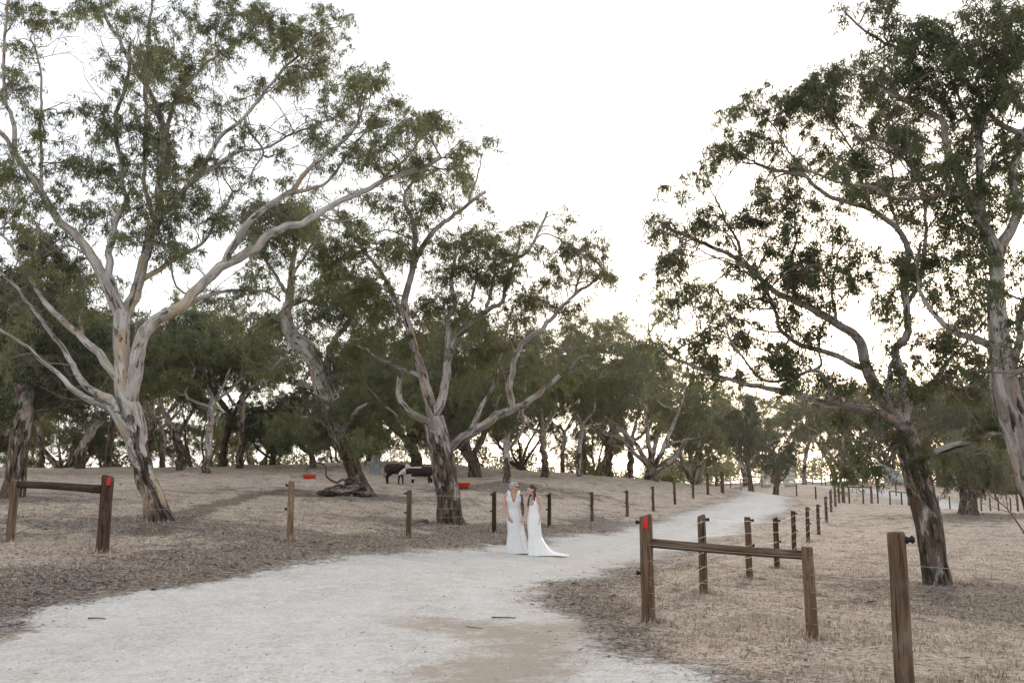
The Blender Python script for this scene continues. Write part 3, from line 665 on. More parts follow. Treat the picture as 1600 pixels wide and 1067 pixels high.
# right-hand gum over the fence
T5_limbs = [
    (12, 3, -1.5, [(1412, 668), (1390, 654), (1354, 640), (1315, 632), (1291, 628), (1252, 617), (1201, 607), (1157, 599), (1118, 587), (1079, 571), (1047, 559), (1030, 540)]),
    (15, 4, 0.6, [(1410, 665), (1374, 617), (1354, 573), (1346, 538), (1335, 522), (1307, 506), (1276, 487), (1252, 475), (1220, 459), (1197, 443), (1157, 410), (1118, 388), (1076, 371), (1040, 355)]),
    (8, 3, -1.0, [(1350, 577), (1323, 565), (1291, 550), (1252, 538), (1220, 518), (1213, 491), (1201, 459), (1185, 425)]),
    (6, 2.5, -0.8, [(1299, 630), (1299, 609), (1285, 588), (1276, 578), (1236, 593), (1193, 595), (1165, 565), (1140, 530)]),
    (4, 2, 0.5, [(1276, 580), (1281, 569), (1280, 546), (1283, 514), (1300, 480)]),
    (12, 4, 1.0, [(1416, 662), (1413, 605), (1404, 570), (1400, 545), (1417, 525), (1417, 479), (1412, 424), (1420, 400), (1405, 362), (1362, 329), (1320, 316), (1274, 295), (1253, 274), (1211, 268), (1180, 255)]),
    (7, 3, 2.0, [(1417, 650), (1433, 620), (1461, 597), (1488, 557), (1516, 530), (1540, 500)]),
    (10, 5, -1.2, [(1436, 725), (1448, 712), (1472, 703), (1512, 691), (1531, 683), (1560, 680), (1590, 688)]),
    (4, 1.5, -1.5, [(1420, 690), (1394, 697), (1366, 711), (1339, 719), (1310, 725)]),
    (6, 3, -0.6, [(1395, 556), (1390, 580), (1388, 615), (1400, 640)]),
    (6, 2.5, 1.6, [(1417, 479), (1440, 430), (1447, 371), (1440, 300), (1420, 250), (1400, 200), (1380, 160)]),
    (4, 2, 0.8, [(1362, 329), (1345, 280), (1330, 230), (1300, 190), (1275, 150)]),
    (5, 2, -0.8, [(1240, 470), (1235, 420), (1245, 370), (1240, 330)]),
    (4, 2, -0.8, [(1157, 410), (1150, 370), (1130, 340), (1120, 310)]),
    (4, 2, 0.5, [(1307, 506), (1300, 450), (1310, 400), (1330, 370)]),
    (3, 1.5, 0.5, [(1253, 274), (1235, 240), (1215, 205), (1190, 180)]),
    (3, 1.5, -0.5, [(1118, 587), (1105, 555), (1095, 520)]),
    (3, 1.2, -0.8, [(1438, 760), (1462, 748), (1468, 732)]),
    (3, 1.2, -0.8, [(1425, 700), (1400, 695), (1388, 710), (1378, 735), (1360, 745)]),
    (5, 2, -0.5, [(1461, 597), (1490, 605), (1520, 600), (1545, 580)]),
    (4, 2, 0.7, [(1405, 362), (1390, 310), (1395, 260), (1380, 215)]),
]
T5_cl = [(1354, 100, 44, 24), (1380, 138, 52, 36), (1312, 126, 40, 26), (1274, 130, 32, 22), (1253, 156, 42, 26), (1190, 170, 44, 20), (1223, 187, 38, 18), (1169, 219, 42, 22), (1126, 238, 32, 16), (1150, 185, 25, 15),
    (1097, 274, 32, 12), (1067, 306, 28, 18), (1038, 346, 18, 22), (1084, 356, 26, 12), (1025, 434, 18, 22), (1055, 405, 22, 10), (1219, 320, 46, 26), (1185, 341, 28, 22), (1250, 310, 28, 18), (1126, 346, 22, 10), (1100, 330, 16, 12),
    (1232, 398, 32, 22), (1270, 405, 36, 18), (1304, 367, 28, 22), (1350, 396, 36, 26), (1329, 249, 44, 20), (1287, 219, 28, 18), (1363, 245, 28, 18), (1420, 215, 30, 22), (1300, 160, 30, 18),
    (1039, 420, 26, 22), (1079, 451, 36, 20), (1130, 491, 44, 26), (1102, 530, 32, 18), (1157, 530, 40, 20), (1051, 479, 18, 13), (1098, 565, 18, 13), (1205, 542, 36, 16), (1236, 565, 32, 16), (1244, 439, 44, 26), (1268, 467, 32, 16), (1276, 425, 40, 20),
    (1346, 439, 44, 26), (1378, 471, 28, 18), (1453, 530, 40, 20), (1461, 573, 36, 20), (1331, 652, 40, 14), (1180, 460, 26, 20), (1150, 420, 26, 16), (1030, 545, 20, 12), (1060, 545, 20, 12),
    (1500, 560, 30, 20), (1543, 569, 28, 22), (1430, 430, 34, 26), (1400, 500, 26, 18), (1560, 660, 36, 18), (1300, 320, 24, 14), (1380, 290, 30, 20), (1400, 180, 34, 22), (1510, 610, 30, 16), (1200, 300, 26, 16), (1330, 300, 24, 14)]
T5 = hero_tree('gum_tree', 'broad spreading gum standing in the right paddock behind the fence', 20.0,
    [(1466, 917, 20), (1460, 870, 19), (1450, 817, 20), (1438, 765, 20), (1430, 735, 19), (1420, 690, 17), (1414, 664, 14)], T5_limbs, T5_cl, 'bark_grey', 'leaf_r', 41,
    leaf_area=0.0011, L=(0.075, 0.14), subr=0.20, bare=130, dup=0.5, tint=0.26, flare=0.5, bare_len=1.1, tw_r=0.007, opt=0.85, fill=150, cs=1.2, lw=0.72)

# tall gum at the right edge
T6_limbs = [
    (13, 5, 0.6, [(1557, 470), (1558, 421), (1554, 388), (1535, 350), (1510, 300), (1490, 262), (1478, 225), (1474, 190), (1452, 178), (1425, 165), (1380, 140)]),
    (8, 4, -0.8, [(1535, 350), (1531, 274), (1533, 202), (1561, 126), (1570, 60), (1560, -10)]),
    (10, 4, 0.8, [(1560, 400), (1590, 329), (1582, 274), (1600, 210), (1620, 120), (1610, 20)]),
    (9, 3, 1.4, [(1560, 560), (1551, 546), (1524, 530), (1488, 518), (1461, 491), (1437, 455), (1433, 424), (1440, 380)]),
    (5, 2, -0.6, [(1510, 300), (1470, 305), (1434, 310), (1396, 310), (1358, 293), (1312, 285), (1253, 263)]),
    (5, 2, 0.6, [(1490, 262), (1450, 280), (1434, 278), (1413, 249), (1379, 232), (1340, 215)]),
    (5, 2, 0.5, [(1561, 126), (1520, 100), (1480, 70), (1440, 60), (1400, 75), (1370, 60), (1340, 40), (1320, 20)]),
    (5, 2, -1.4, [(1572, 590), (1600, 580), (1640, 570)]),
    (4, 1.5, -1.2, [(1600, 580), (1570, 583), (1545, 582), (1525, 582)]),
    (6, 3, 0.5, [(1600, 210), (1560, 190), (1530, 150), (1500, 120)]),
    (9, 4, -0.8, [(1575, 620), (1592, 540), (1598, 480), (1625, 420), (1640, 340)]),
    (4, 2, 0.5, [(1533, 202), (1505, 170), (1490, 130), (1480, 90)]),
]
T6_cl = [(1362, 6, 48, 14), (1330, 20, 24, 12), (1485, 55, 62, 40), (1548, 25, 52, 30), (1506, 88, 46, 34), (1440, 60, 40, 28), (1447, 139, 36, 32), (1455, 170, 34, 26), (1476, 329, 42, 42), (1455, 287, 32, 26), (1497, 346, 28, 36), (1527, 295, 36, 34),
    (1565, 236, 36, 50), (1582, 148, 28, 50), (1535, 150, 34, 30), (1520, 447, 44, 26), (1531, 420, 44, 26), (1433, 415, 36, 26), (1590, 420, 26, 40), (1570, 330, 28, 30), (1500, 240, 30, 30), (1590, 60, 28, 34), (1570, 90, 30, 24), (1420, 120, 34, 24),
    (1590, 500, 22, 30), (1480, 400, 36, 24), (1500, 390, 24, 24), (1430, 90, 40, 24), (1545, 120, 30, 26), (1480, 200, 26, 24), (1590, 280, 24, 36), (1300, 270, 24, 10), (1550, 370, 28, 26), (1470, 460, 30, 18), (1520, 200, 28, 24), (1395, 60, 26, 16), (1590, 10, 26, 20)]
bx6 = np.array([ax(1618, 16.5), 16.5, 0]); bx6[2] = Hs(bx6[0], bx6[1])
T6 = hero_tree('gum_tree', 'tall gum with dark streaked trunk at the right edge', 16.5,
    [(1668, 940, 25), (1642, 850, 23), (1614, 760, 22), (1592, 680, 21), (1578, 636, 21), (1567, 589, 20), (1560, 518, 16), (1558, 471, 14), (1558, 440, 13)], T6_limbs, T6_cl, 'bark_grey', 'leaf_r', 51,
    leaf_area=0.0011, L=(0.075, 0.14), subr=0.19, bare=80, dup=0.5, tint=0.25, flare=0.4, bare_len=0.9, tw_r=0.0065, opt=0.85, fill=60, lw=0.9, cs=1.12)

# gum with black-streaked trunk at the left edge
T8_limbs = [
    (9, 4, 1.0, [(38, 600), (52, 560), (60, 510), (58, 460), (66, 400), (60, 350)]),
    (9, 4, -1.0, [(34, 620), (20, 590), (5, 560), (-20, 530)]),
    (6, 3, 1.4, [(46, 580), (70, 560), (100, 540), (130, 530)]),
    (5, 2, -1.2, [(60, 510), (30, 480), (0, 470)]),
    (4, 2, 1.0, [(60, 470), (90, 440), (120, 430)]),
]
T8_cl = [(30, 490, 40, 30), (60, 430, 40, 28), (90, 520, 44, 30), (20, 580, 44, 26), (120, 560, 40, 26), (60, 620, 50, 22), (130, 600, 36, 20), (10, 640, 36, 20), (100, 470, 40, 26), (60, 380, 34, 24), (120, 425, 36, 22), (150, 520, 30, 24), (140, 640, 30, 16), (-10, 430, 30, 30), (80, 570, 40, 24)]
T8 = hero_tree('gum_tree', 'dark-streaked gum behind the short rail at the left edge', 34.0,
    [(18, 778, 16), (24, 735, 15), (32, 680, 14), (37, 640, 13), (40, 600, 12)], T8_limbs, T8_cl, 'bark_grey', 'leaf_dk', 61,
    leaf_area=0.0032, L=(0.15, 0.24), subr=0.34, bare=30, dup=0.7, tint=0.3, flare=0.5, tw_r=0.008, spread=1.5)

# small two-stemmed tree in the dip on the right
T7_limbs = [
    (9, 4, -0.6, [(1506, 775), (1499, 750), (1492, 728), (1488, 708)]),
    (8, 3, 0.8, [(1518, 778), (1535, 765), (1548, 745), (1555, 720)]),
    (6, 3, 0.3, [(1514, 765), (1518, 740), (1522, 715)]),
]
T7_cl = [(1490, 715, 34, 18), (1520, 708, 36, 18), (1552, 712, 30, 16), (1508, 730, 30, 12), (1545, 732, 26, 10), (1475, 728, 22, 10), (1570, 722, 22, 12), (1530, 725, 28, 12)]
T7 = hero_tree('gum_tree', 'low grey-green tree with short twin trunk in the dip on the right', 48.0,
    [(1515, 803, 13), (1513, 785, 12), (1511, 768, 11)], T7_limbs, T7_cl, 'bark_pale', 'leaf', 71,
    leaf_area=0.005, L=(0.18, 0.28), subr=0.42, bare=14, dup=0.8, tint=0.22, flare=0.5, tw_r=0.01, spread=1.6)

# ------------------------------------------------------------------ background trees (a few grown kinds, each tree its own object)
def grow(seed, kind, leaf):
    """returns (trunk mesh, crown mesh) of a tree about 10 m tall standing at the origin"""
    g = np.random.default_rng(seed)
    K = dict(umbrella=dict(fork=(2.2, 3.2), n=4, R=3.6, top=10, rise=0.55, cl=46, cr=(0.8, 1.25), r0=0.26, lean=0.5, low=0.45),
             dense=dict(fork=(1.4, 2.2), n=5, R=4.6, top=10, rise=0.5, cl=80, cr=(0.9, 1.4), r0=0.42, lean=0.5, low=0.25),
             tall=dict(fork=(3.6, 4.8), n=4, R=2.8, top=10, rise=0.7, cl=30, cr=(0.65, 1.0), r0=0.20, lean=0.4, low=0.5),
             multi=dict(fork=(0.4, 0.9), n=6, R=4.6, top=9.5, rise=0.55, cl=60, cr=(0.8, 1.3), r0=0.45, lean=0.2, low=0.35),
             low=dict(fork=(0.8, 1.5), n=7, R=6.0, top=9.0, rise=0.35, cl=90, cr=(1.0, 1.6), r0=0.45, lean=0.4, low=0.22),
             oak=dict(fork=(2.4, 3.0), n=7, R=3.4, top=10, rise=0.6, cl=34, cr=(0.6, 1.0), r0=0.36, lean=0.2, low=0.32))[kind]
    paths = []; fk = g.uniform(*K['fork']); ln = g.normal(0, K['lean'], 2)
    tr = np.array([[0, 0, -0.4], [0.05 * ln[0], 0.05 * ln[1], fk * 0.3], [ln[0] * 0.45, ln[1] * 0.45, fk * 0.7], [ln[0], ln[1], fk]])
    paths.append((tr, K['r0'], K['r0'] * 0.72)); ends = []
    a0 = g.uniform(0, 6.28)
    for i in range(K['n']):
        a = a0 + i * 6.283 / K['n'] + g.normal(0, 0.3); st = tr[3] if g.random() < 0.6 else catmull(tr, 10)[g.integers(6, 10)]
        rr = K['R'] * g.uniform(0.45, 0.85); zt = fk + (K['top'] - fk) * g.uniform(0.55, 0.92)
        e = np.array([st[0] + rr * math.cos(a), st[1] + rr * math.sin(a), zt])
        m1 = st + (e - st) * [0.45, 0.45, 0.25] + g.normal(0, 0.25, 3); m2 = st + (e - st) * [0.75, 0.75, 0.62] + g.normal(0, 0.3, 3)
        p = np.array([st, m1, m2, e]); r1 = K['r0'] * g.uniform(0.36, 0.55); paths.append((p, r1, r1 * 0.25)); c = catmull(p, 12)
        for j in range(3):
            k = g.integers(3, 10); a2 = a + g.normal(0, 0.8); e2 = c[k] + np.array([math.cos(a2), math.sin(a2), 0]) * K['R'] * g.uniform(0.3, 0.6) + [0, 0, g.uniform(0.2, 2.0)]
            mm = (c[k] + e2) / 2 + g.normal(0, 0.25, 3); paths.append((np.array([c[k], mm, e2]), r1 * 0.45, r1 * 0.14))
    geo = []; S = []; SR = []
    for i, (p, ra, rb) in enumerate(paths):
        n = 22 if i == 0 else 14; P = catmull(p, n); P[1:] += g.normal(0, 0.035, (n - 1, 3))
        rr = rb + (ra - rb) * (1 - np.linspace(0, 1, n)) ** 1.3
        geo.append(tubes(P, rr, 12 if i == 0 else 7, 0.06, 0.5 if i == 0 else 0, seed + i)); S.append(P); SR.append(rr)
    S = np.concatenate(S); SR = np.concatenate(SR)
    cl = []; zlo = K['top'] * K['low']
    sel = np.where((SR < K['r0'] * 0.3) & (S[:, 2] > zlo))[0]
    for i in range(K['cl']):
        if i < K['cl'] * 0.5 and len(sel):
            C = S[g.choice(sel)] + g.normal(0, 0.6, 3)
        else:
            a = g.uniform(0, 6.28); rr = K['R'] * math.sqrt(g.uniform(0.02, 1)); f = rr / K['R']
            zc = zlo + (K['top'] - zlo) * (1 - 0.55 * f ** 2) * g.uniform(0.45, 1.0); C = np.array([rr * math.cos(a) + ln[0], rr * math.sin(a) + ln[1], zc])
        r_ = g.uniform(*K['cr']); cl.append((C, (r_, r_, r_ * (1.0 if kind == 'oak' else 0.6))))
    lf, la, op = ((0.20, 0.34), 0.0068, 0.56) if kind != 'oak' else ((0.30, 0.5), 0.009, 0.7)
    ge2, LP, LT = foliate(S, SR, cl, g, 0.5, 1.0, la, 0.012, 50, 1.5, 0.3, op, 19, 10)
    tm = bark_mesh('trunk', geo + ge2, M['bark_grey'], 0.0)
    cm = leaves_mesh('crown', LP, M['leaf_bg'], g, lf, 0.2 if kind != 'oak' else 0.10, 0.7 if kind != 'oak' else 1.4, LT)
    print(kind, seed, len(LP))
    return tm, cm
KINDS = {}
for k, kind in enumerate(['umbrella', 'umbrella', 'dense', 'dense', 'tall', 'multi', 'low', 'oak', 'tall', 'multi']):
    KINDS.setdefault(kind, []).append(grow(100 + k, kind, None))
_cache = {}
def bg_tree(u, d, kind, var, h, rot, label, bark='bark_grey', leaf='leaf_bg', wide=1.0, v=760, name='gum_tree', tilt=0.0):
    x = ax(u, d, v); z = Hs(x, d); s = h / 10.0
    root = empty(name, (x, d, z - 0.02), label, 'tree', 'trees beyond the paddock')
    root.rotation_euler = (0, R(tilt), R(rot)); root.scale = (s * wide, s * wide, s)
    for nm, me_, mt in (('trunk', KINDS[kind][var][0], bark), ('crown', KINDS[kind][var][1], leaf)):
        o = obj(nm, me_, root); o.material_slots[0].link = 'OBJECT'; o.material_slots[0].material = M[mt]
    return root
BG = [
 (-40, 50, 'dense', 0, 10.5, 20, 'dark crowned gum cut by the left picture edge', 'bark_grey', 'leaf_bg', 1.0),
 (62, 66, 'umbrella', 0, 9.5, 140, 'slender gum on the crest left of the leaning crest gum', 'bark_grey', 'leaf_bg', 1.0),
 (95, 78, 'multi', 0, 8, 40, 'many-stemmed gum deep behind the left crest', 'bark_grey', 'leaf_bg', 1.0),
 (122, 61, 'umbrella', 1, 10, 200, 'thick leaning gum on the crest between edge gum and large pale gum', 'bark_pale', 'leaf_bg', 1.1),
 (165, 72, 'tall', 0, 11, 75, 'tall slim dark gum just left of the large pale gum trunk', 'bark_dark', 'leaf_bg', 1.2),
 (228, 71, 'umbrella', 0, 11, 250, 'gum standing directly behind the large pale gum', 'bark_grey', 'leaf_bg', 1.0),
 (281, 60, 'umbrella', 1, 10.2, 20, 'slim brown-trunked gum on the crest right of the large pale gum', 'bark_grey', 'leaf_bg', 0.95),
 (322, 57, 'tall', 1, 9.2, 10, 'pale-trunked gum on the crest, second right of the large pale gum', 'bark_pale', 'leaf_bg', 1.3),
 (346, 68, 'umbrella', 0, 11.3, 310, 'dark gum on the crest, third right of the large pale gum', 'bark_dark', 'leaf_bg', 1.05),
 (374, 62, 'tall', 0, 10, 160, 'gum on the crest, fourth right of the large pale gum', 'bark_grey', 'leaf_bg', 1.25),
 (425, 68, 'low', 0, 5.4, 30, 'low dark bushy tree on the crest left of the burl gum', 'bark_dark', 'leaf_dk', 1.0),
 (488, 62, 'low', 0, 5.8, 130, 'low dark bushy tree touching the burl gum', 'bark_dark', 'leaf_dk', 0.9),
 (575, 78, 'dense', 1, 10.5, 200, 'dense gum behind the burl gum', 'bark_grey', 'leaf_bg', 0.9),
 (650, 66, 'dense', 0, 10.5, 100, 'thick-trunked dense gum on the crest behind the cattle', 'bark_dark', 'leaf_bg', 0.95),
 (742, 60, 'dense', 1, 10.6, 10, 'dense gum close behind the many-limbed middle gum', 'bark_dark', 'leaf_bg', 0.95),
 (690, 74, 'low', 0, 8.5, 70, 'broad low gum deep behind the many-limbed middle gum', 'bark_dark', 'leaf_dk', 0.8),
 (792, 51, 'umbrella', 1, 7.6, 290, 'pale slanting gum on the slope behind the brides', 'bark_pale', 'leaf_bg', 1.0),
 (852, 62, 'umbrella', 0, 9.2, 45, 'olive gum on the slope above the brides to the right', 'bark_grey', 'leaf_olive', 1.1),
 (905, 66, 'tall', 1, 7.4, 200, 'thin white-trunked gum on the crest right of the brides', 'bark_pale', 'leaf_bg', 1.2),
 (950, 74, 'umbrella', 1, 12.6, 120, 'tall open gum left of the wide round-crowned gum', 'bark_grey', 'leaf_olive', 1.1),
 (1018, 68, 'multi', 0, 10.6, 15, 'wide round-crowned gum with pale splayed stems beside the road crest', 'bark_pale', 'leaf_olive', 1.05),
 (985, 82, 'umbrella', 0, 12.6, 200, 'tall open gum behind the wide round-crowned gum', 'bark_grey', 'leaf_olive', 1.0),
 (1085, 76, 'multi', 1, 8.6, 80, 'lower many-stemmed gum right of the wide round-crowned gum', 'bark_pale', 'leaf_olive', 0.95),
 (1120, 96, 'umbrella', 0, 8.6, 190, 'far gum seen over the corner of the left fence', 'bark_grey', 'leaf_olive', 1.0),
 (1173, 66, 'oak', 0, 6.4, 30, 'dark-trunked small tree on the crest of the road', 'bark_dark', 'leaf_dk', 0.85),
 (1165, 120, 'umbrella', 1, 11.5, 60, 'far flat-crowned gum behind the dark tree on the road crest', 'bark_pale', 'leaf_olive', 1.2),
 (1208, 135, 'umbrella', 0, 12, 100, 'far gum left of the tall white-trunked far gum', 'bark_pale', 'leaf_olive', 1.1),
 (1257, 128, 'tall', 1, 12.5, 210, 'tall white-trunked far gum behind the rail yard', 'bark_pale', 'leaf_olive', 1.25),
 (1305, 132, 'umbrella', 1, 13.5, 330, 'far gum behind the steel cattle ramp, left of two', 'bark_pale', 'leaf_olive', 1.1),
 (1335, 124, 'dense', 0, 13.5, 150, 'far gum behind the steel cattle ramp, right of two', 'bark_pale', 'leaf_bg', 0.9),
 (1400, 128, 'dense', 1, 14.5, 20, 'far dense gum behind the trunk of the right paddock gum', 'bark_grey', 'leaf_bg', 0.9),
 (1470, 122, 'dense', 0, 13.5, 260, 'far dense gum right of the right paddock gum', 'bark_grey', 'leaf_bg', 1.0),
 (1545, 116, 'dense', 1, 14.5, 120, 'dense dark tree behind the low twin-trunked tree', 'bark_dark', 'leaf_dk', 1.0),
 (1625, 108, 'dense', 0, 14.5, 300, 'dense dark tree at the far right edge', 'bark_dark', 'leaf_dk', 1.0),
 (30, 84, 'multi', 1, 9, 300, 'many-stemmed gum far behind the left edge gum', 'bark_dark', 'leaf_bg', 0.9),
 (195, 86, 'multi', 0, 8.5, 200, 'many-stemmed gum showing low behind the large pale gum', 'bark_dark', 'leaf_bg', 0.9),
 (252, 84, 'tall', 1, 11, 30, 'slim far gum just right of the large pale gum trunk', 'bark_grey', 'leaf_bg', 1.3),
 (305, 88, 'multi', 1, 8.5, 20, 'low many-stemmed gum between the first crest gums', 'bark_dark', 'leaf_bg', 0.9),
 (398, 84, 'multi', 0, 9, 250, 'many-stemmed far gum left of the low dark bushy trees', 'bark_grey', 'leaf_bg', 0.9),
 (540, 88, 'multi', 1, 8.5, 170, 'many-stemmed far gum right of the low dark bushy trees', 'bark_dark', 'leaf_bg', 0.9),
 (820, 78, 'multi', 0, 8, 130, 'many-stemmed gum behind the brides on the far slope', 'bark_dark', 'leaf_bg', 0.9),
 (878, 84, 'tall', 0, 10, 90, 'slim far gum over the slope right of the brides', 'bark_grey', 'leaf_bg', 1.2),
 (925, 88, 'multi', 1, 8, 310, 'low many-stemmed gum right of the thin white-trunked gum', 'bark_dark', 'leaf_bg', 0.9),
 (1500, 120, 'umbrella', 0, 13, 20, 'far gum between the two dense dark right trees and the paddock gum', 'bark_grey', 'leaf_bg', 1.2),
]
for b_ in BG:
    bg_tree(*b_)
bg_tree(1212, 100, 'oak', 0, 6.6, 200, 'dark drooping bush right of the small tree on the road crest', 'bark_dark', 'leaf_dk', 1.5, name='drooping_bush')

# scrub that closes the far side of the valley: reads as one mass
def far_scrub():
    g = np.random.default_rng(5); P = []; T = []
    for i in range(110):
        u = g.uniform(-40, 1110); d = g.uniform(80, 100); x = ax(u, d, 740); z = Hs(x, d); r = g.uniform(0.6, 1.5); n = 170
        q = g.normal(0, 1, (n, 3)); q /= np.linalg.norm(q, axis=1, keepdims=True); q *= g.uniform(0, 1, (n, 1)) ** 0.4
        P.append(np.array([x, d, z + r * g.uniform(0.8, 2.2)]) + q * [r, r, r * 0.9]); T.append(np.clip(g.normal(0.35, 0.15) + g.normal(0, 0.12, n), 0, 1))
    for i in range(150):
        u = g.uniform(1010, 1700); d = g.uniform(142, 178) - 12 * sstep(1400, 1600, u); x = ax(u, d, 750); z = Hs(x, d)
        r = g.uniform(1.5, 3.2); n = 280
        q = g.normal(0, 1, (n, 3)); q /= np.linalg.norm(q, axis=1, keepdims=True); q *= g.uniform(0, 1, (n, 1)) ** 0.4
        P.append(np.array([x, d, z + r * g.uniform(0.5, 1.6)]) + q * [r, r, r * 0.9]); T.append(np.clip(g.normal(0.3, 0.15) + g.normal(0, 0.12, n), 0, 1))
    return leaves_mesh('far_scrub', np.concatenate(P), M['leaf_bg'], g, (0.35, 0.6), 0.3, 0.5, np.concatenate(T))
tag(obj('scrub', far_scrub()), 'distant olive scrub behind the crest and across the far paddock', 'scrub', None, 'stuff')

# ------------------------------------------------------------------ fences
def tube_obj(name, P, r, mat, parent, S=6, lump=0.0, origin=None, cap=False, seed=0):
    P = np.asarray(P, float); org = np.array(origin if origin is not None else (0, 0, 0), float)
    rr = np.full(len(P), r) if np.isscalar(r) else np.asarray(r, float)
    V, Q, B, ra = tubes(P - org, rr, S, lump, 0, seed)
    F_ = [Q]
    if cap:
        V = np.vstack([V, (P[0] - org), (P[-1] - org)]); n = len(V); K = len(P); j = np.arange(S)
        F_ += [np.stack([np.full(S, n - 2), (j + 1) % S, j], -1), np.stack([np.full(S, n - 1), (K - 1) * S + j, (K - 1) * S + (j + 1) % S], -1)]
        B = np.vstack([B, B[:1], B[-1:]]); ra = np.concatenate([ra, [rr[0], rr[-1]]])
    me = make_mesh(name, V, F_, M[mat] if isinstance(mat, str) else mat, {'bk': ('POINT', B), 'rad': ('POINT', ra), 'hgt': ('POINT', V[:, 2])})
    return obj(name, me, parent)

def post_mesh_obj(x, y, h, r, mat, parent, org, lean=(0, 0), seed=0, label=None):
    """round sawn post: slightly uneven shaft, chamfered weathered top"""
    z = Hs(x, y); zz = np.array([-0.25, 0.0, 0.25, 0.5, 0.75, 0.93, 0.985, 1.0]) * h; zz[0] = -0.3
    g = np.random.default_rng(seed + int(abs(x) * 100)); sc = np.array([1.05, 1.06, 1.02, 1.0, 0.985, 0.975, 0.965, 0.86])
    P = np.stack([x + (lean[0] + g.normal(0, 0.003)) * zz + g.normal(0, 0.003, 8), y + (lean[1] + g.normal(0, 0.003)) * zz, z + zz], -1)
    o = tube_obj('post', P, r * sc, mat, parent, 14, 0.018, org, True, seed)
    if label: o['label'] = label
    return o, z
def reflector(post_o, x, y, z, r, org):
    """red reflector plate on the camera side of the post"""
    a = math.atan2(-y, -x); t = np.linspace(-0.5, 0.5, 5); n = len(t); hh = 0.14
    prof = [(-0.5, .7), (-.36, 1), (.36, 1), (.5, .7)]
    V = []
    for rad_ in (r + 0.004, r + 0.012):
        for zz, wv in prof:
            for q in t: V.append((x + rad_ * math.cos(a + q * wv * 0.55 + 0.12) - org[0], y + rad_ * math.sin(a + q * wv * 0.55 + 0.12) - org[1], z + zz * hh - org[2]))
    V = np.array(V); Q = []; L = len(prof) * n
    for i in range(len(prof) - 1):
        for j in range(n - 1):
            k = i * n + j; Q.append((k + L, k + L + 1, k + L + n + 1, k + L + n)); Q.append((k, k + n, k + n + 1, k + 1))
    rim = [j for j in range(n)] + [i * n + n - 1 for i in range(1, len(prof))] + [(len(prof) - 1) * n + j for j in range(n - 2, -1, -1)] + [i * n for i in range(len(prof) - 2, 0, -1)]
    for i in range(len(rim)): a_, b_ = rim[i], rim[(i + 1) % len(rim)]; Q.append((a_, b_, b_ + L, a_ + L))
    o = obj('reflector', make_mesh('reflector', V, np.array(Q), M['red']), post_o); o['label'] = 'red reflector plate near the post top'
def insulator(post_o, x, y, z, r, ang, org):
    c = np.array([x + (r - 0.02) * math.cos(ang), y + (r - 0.02) * math.sin(ang), z]); e = c + np.array([math.cos(ang), math.sin(ang), 0.1]) * 0.075
    tube_obj('insulator', [c, c + (e - c) * 0.25, c + (e - c) * 0.5, c + (e - c) * 0.75, e], [0.026, 0.03, 0.018, 0.032, 0.02], 'black', post_o, 8, 0, org, True)
def wire(parent, pts, org, r=0.003, sag=0.012):
    P = []
    for i in range(len(pts) - 1):
        a, b_ = np.array(pts[i]), np.array(pts[i + 1])
        for t in (0, .25, .5, .75): P.append(a * (1 - t) + b_ * t - np.array([0, 0, sag * 4 * t * (1 - t)]))
    P.append(np.array(pts[-1])); tube_obj('wire', P, r, 'wire', parent, 5, 0, org)

def XY(u, d): return ax(u, d, 800), d
# left fence ------------------------------------------------------------
LF = [(*XY(18, 18.6), 1.12, 0.075, 'post', (0.03, 0)), (*XY(163, 17.4), 1.31, 0.105, 'post_dark', (0.02, 0)), (*XY(454, 20.4), 1.16, 0.066, 'post', (0, 0)), (*XY(639, 25.0), 1.16, 0.064, 'post', (0, 0)),
      (*XY(772, 29.7), 1.18, 0.066, 'post_dark', (0, 0)), (*XY(858, 34.4), 1.14, 0.064, 'post_dark', (0.01, 0)), (*XY(925, 39.6), 1.14, 0.064, 'post_dark', (0, 0)), (*XY(980, 44.3), 1.16, 0.066, 'post_dark', (0, 0)),
      (*XY(1021, 48.6), 1.16, 0.066, 'post_dark', (0, 0)), (*XY(1055, 53), 1.18, 0.066, 'post_dark', (-0.01, 0)), (*XY(1084, 57.2), 1.2, 0.07, 'post_dark', (0, 0)), (*XY(1107, 60.4), 1.3, 0.08, 'post_dark', (0, 0)), (*XY(1130, 62.6), 1.35, 0.11, 'post_dark', (0, 0))]
org = np.array([LF[1][0], LF[1][1], Hs(LF[1][0], LF[1][1])])
fl = empty('post_and_wire_fence', org, 'wooden post and wire fence along the left side of the gravel road', 'fence')
zs = []; po = []
for i, (x, y, h, r, m, ln) in enumerate(LF):
    o, z = post_mesh_obj(x, y, h, r, m, fl, org, ln, i); zs.append(z); po.append(o)
    if i not in (0, 1, 12):
        for q in (0.93, 0.52): insulator(o, x + 0, y, z + h * q, r, math.pi, org)
reflector(po[1], LF[1][0] + 0.02 * 1.2, LF[1][1], zs[1] + 1.21, 0.103, org)
a = np.array([LF[0][0] + 0.10, LF[0][1], zs[0] + 1.03]); b_ = np.array([LF[1][0] - 0.07, LF[1][1], zs[1] + 1.08])
tube_obj('rail', catmull([a, a * .6 + b_ * .4 + [0, 0, .012], b_], 8), np.linspace(0.062, 0.072, 8), 'post_dark', fl, 12, 0.02, org, True)
tube_obj('brace_wire', catmull([np.array([LF[1][0] - .08, LF[1][1] - .05, zs[1] + 1.0]), np.array([LF[0][0] + .07, LF[0][1], zs[0] + .12])], 6), 0.009, 'wire', fl, 6, 0, org)
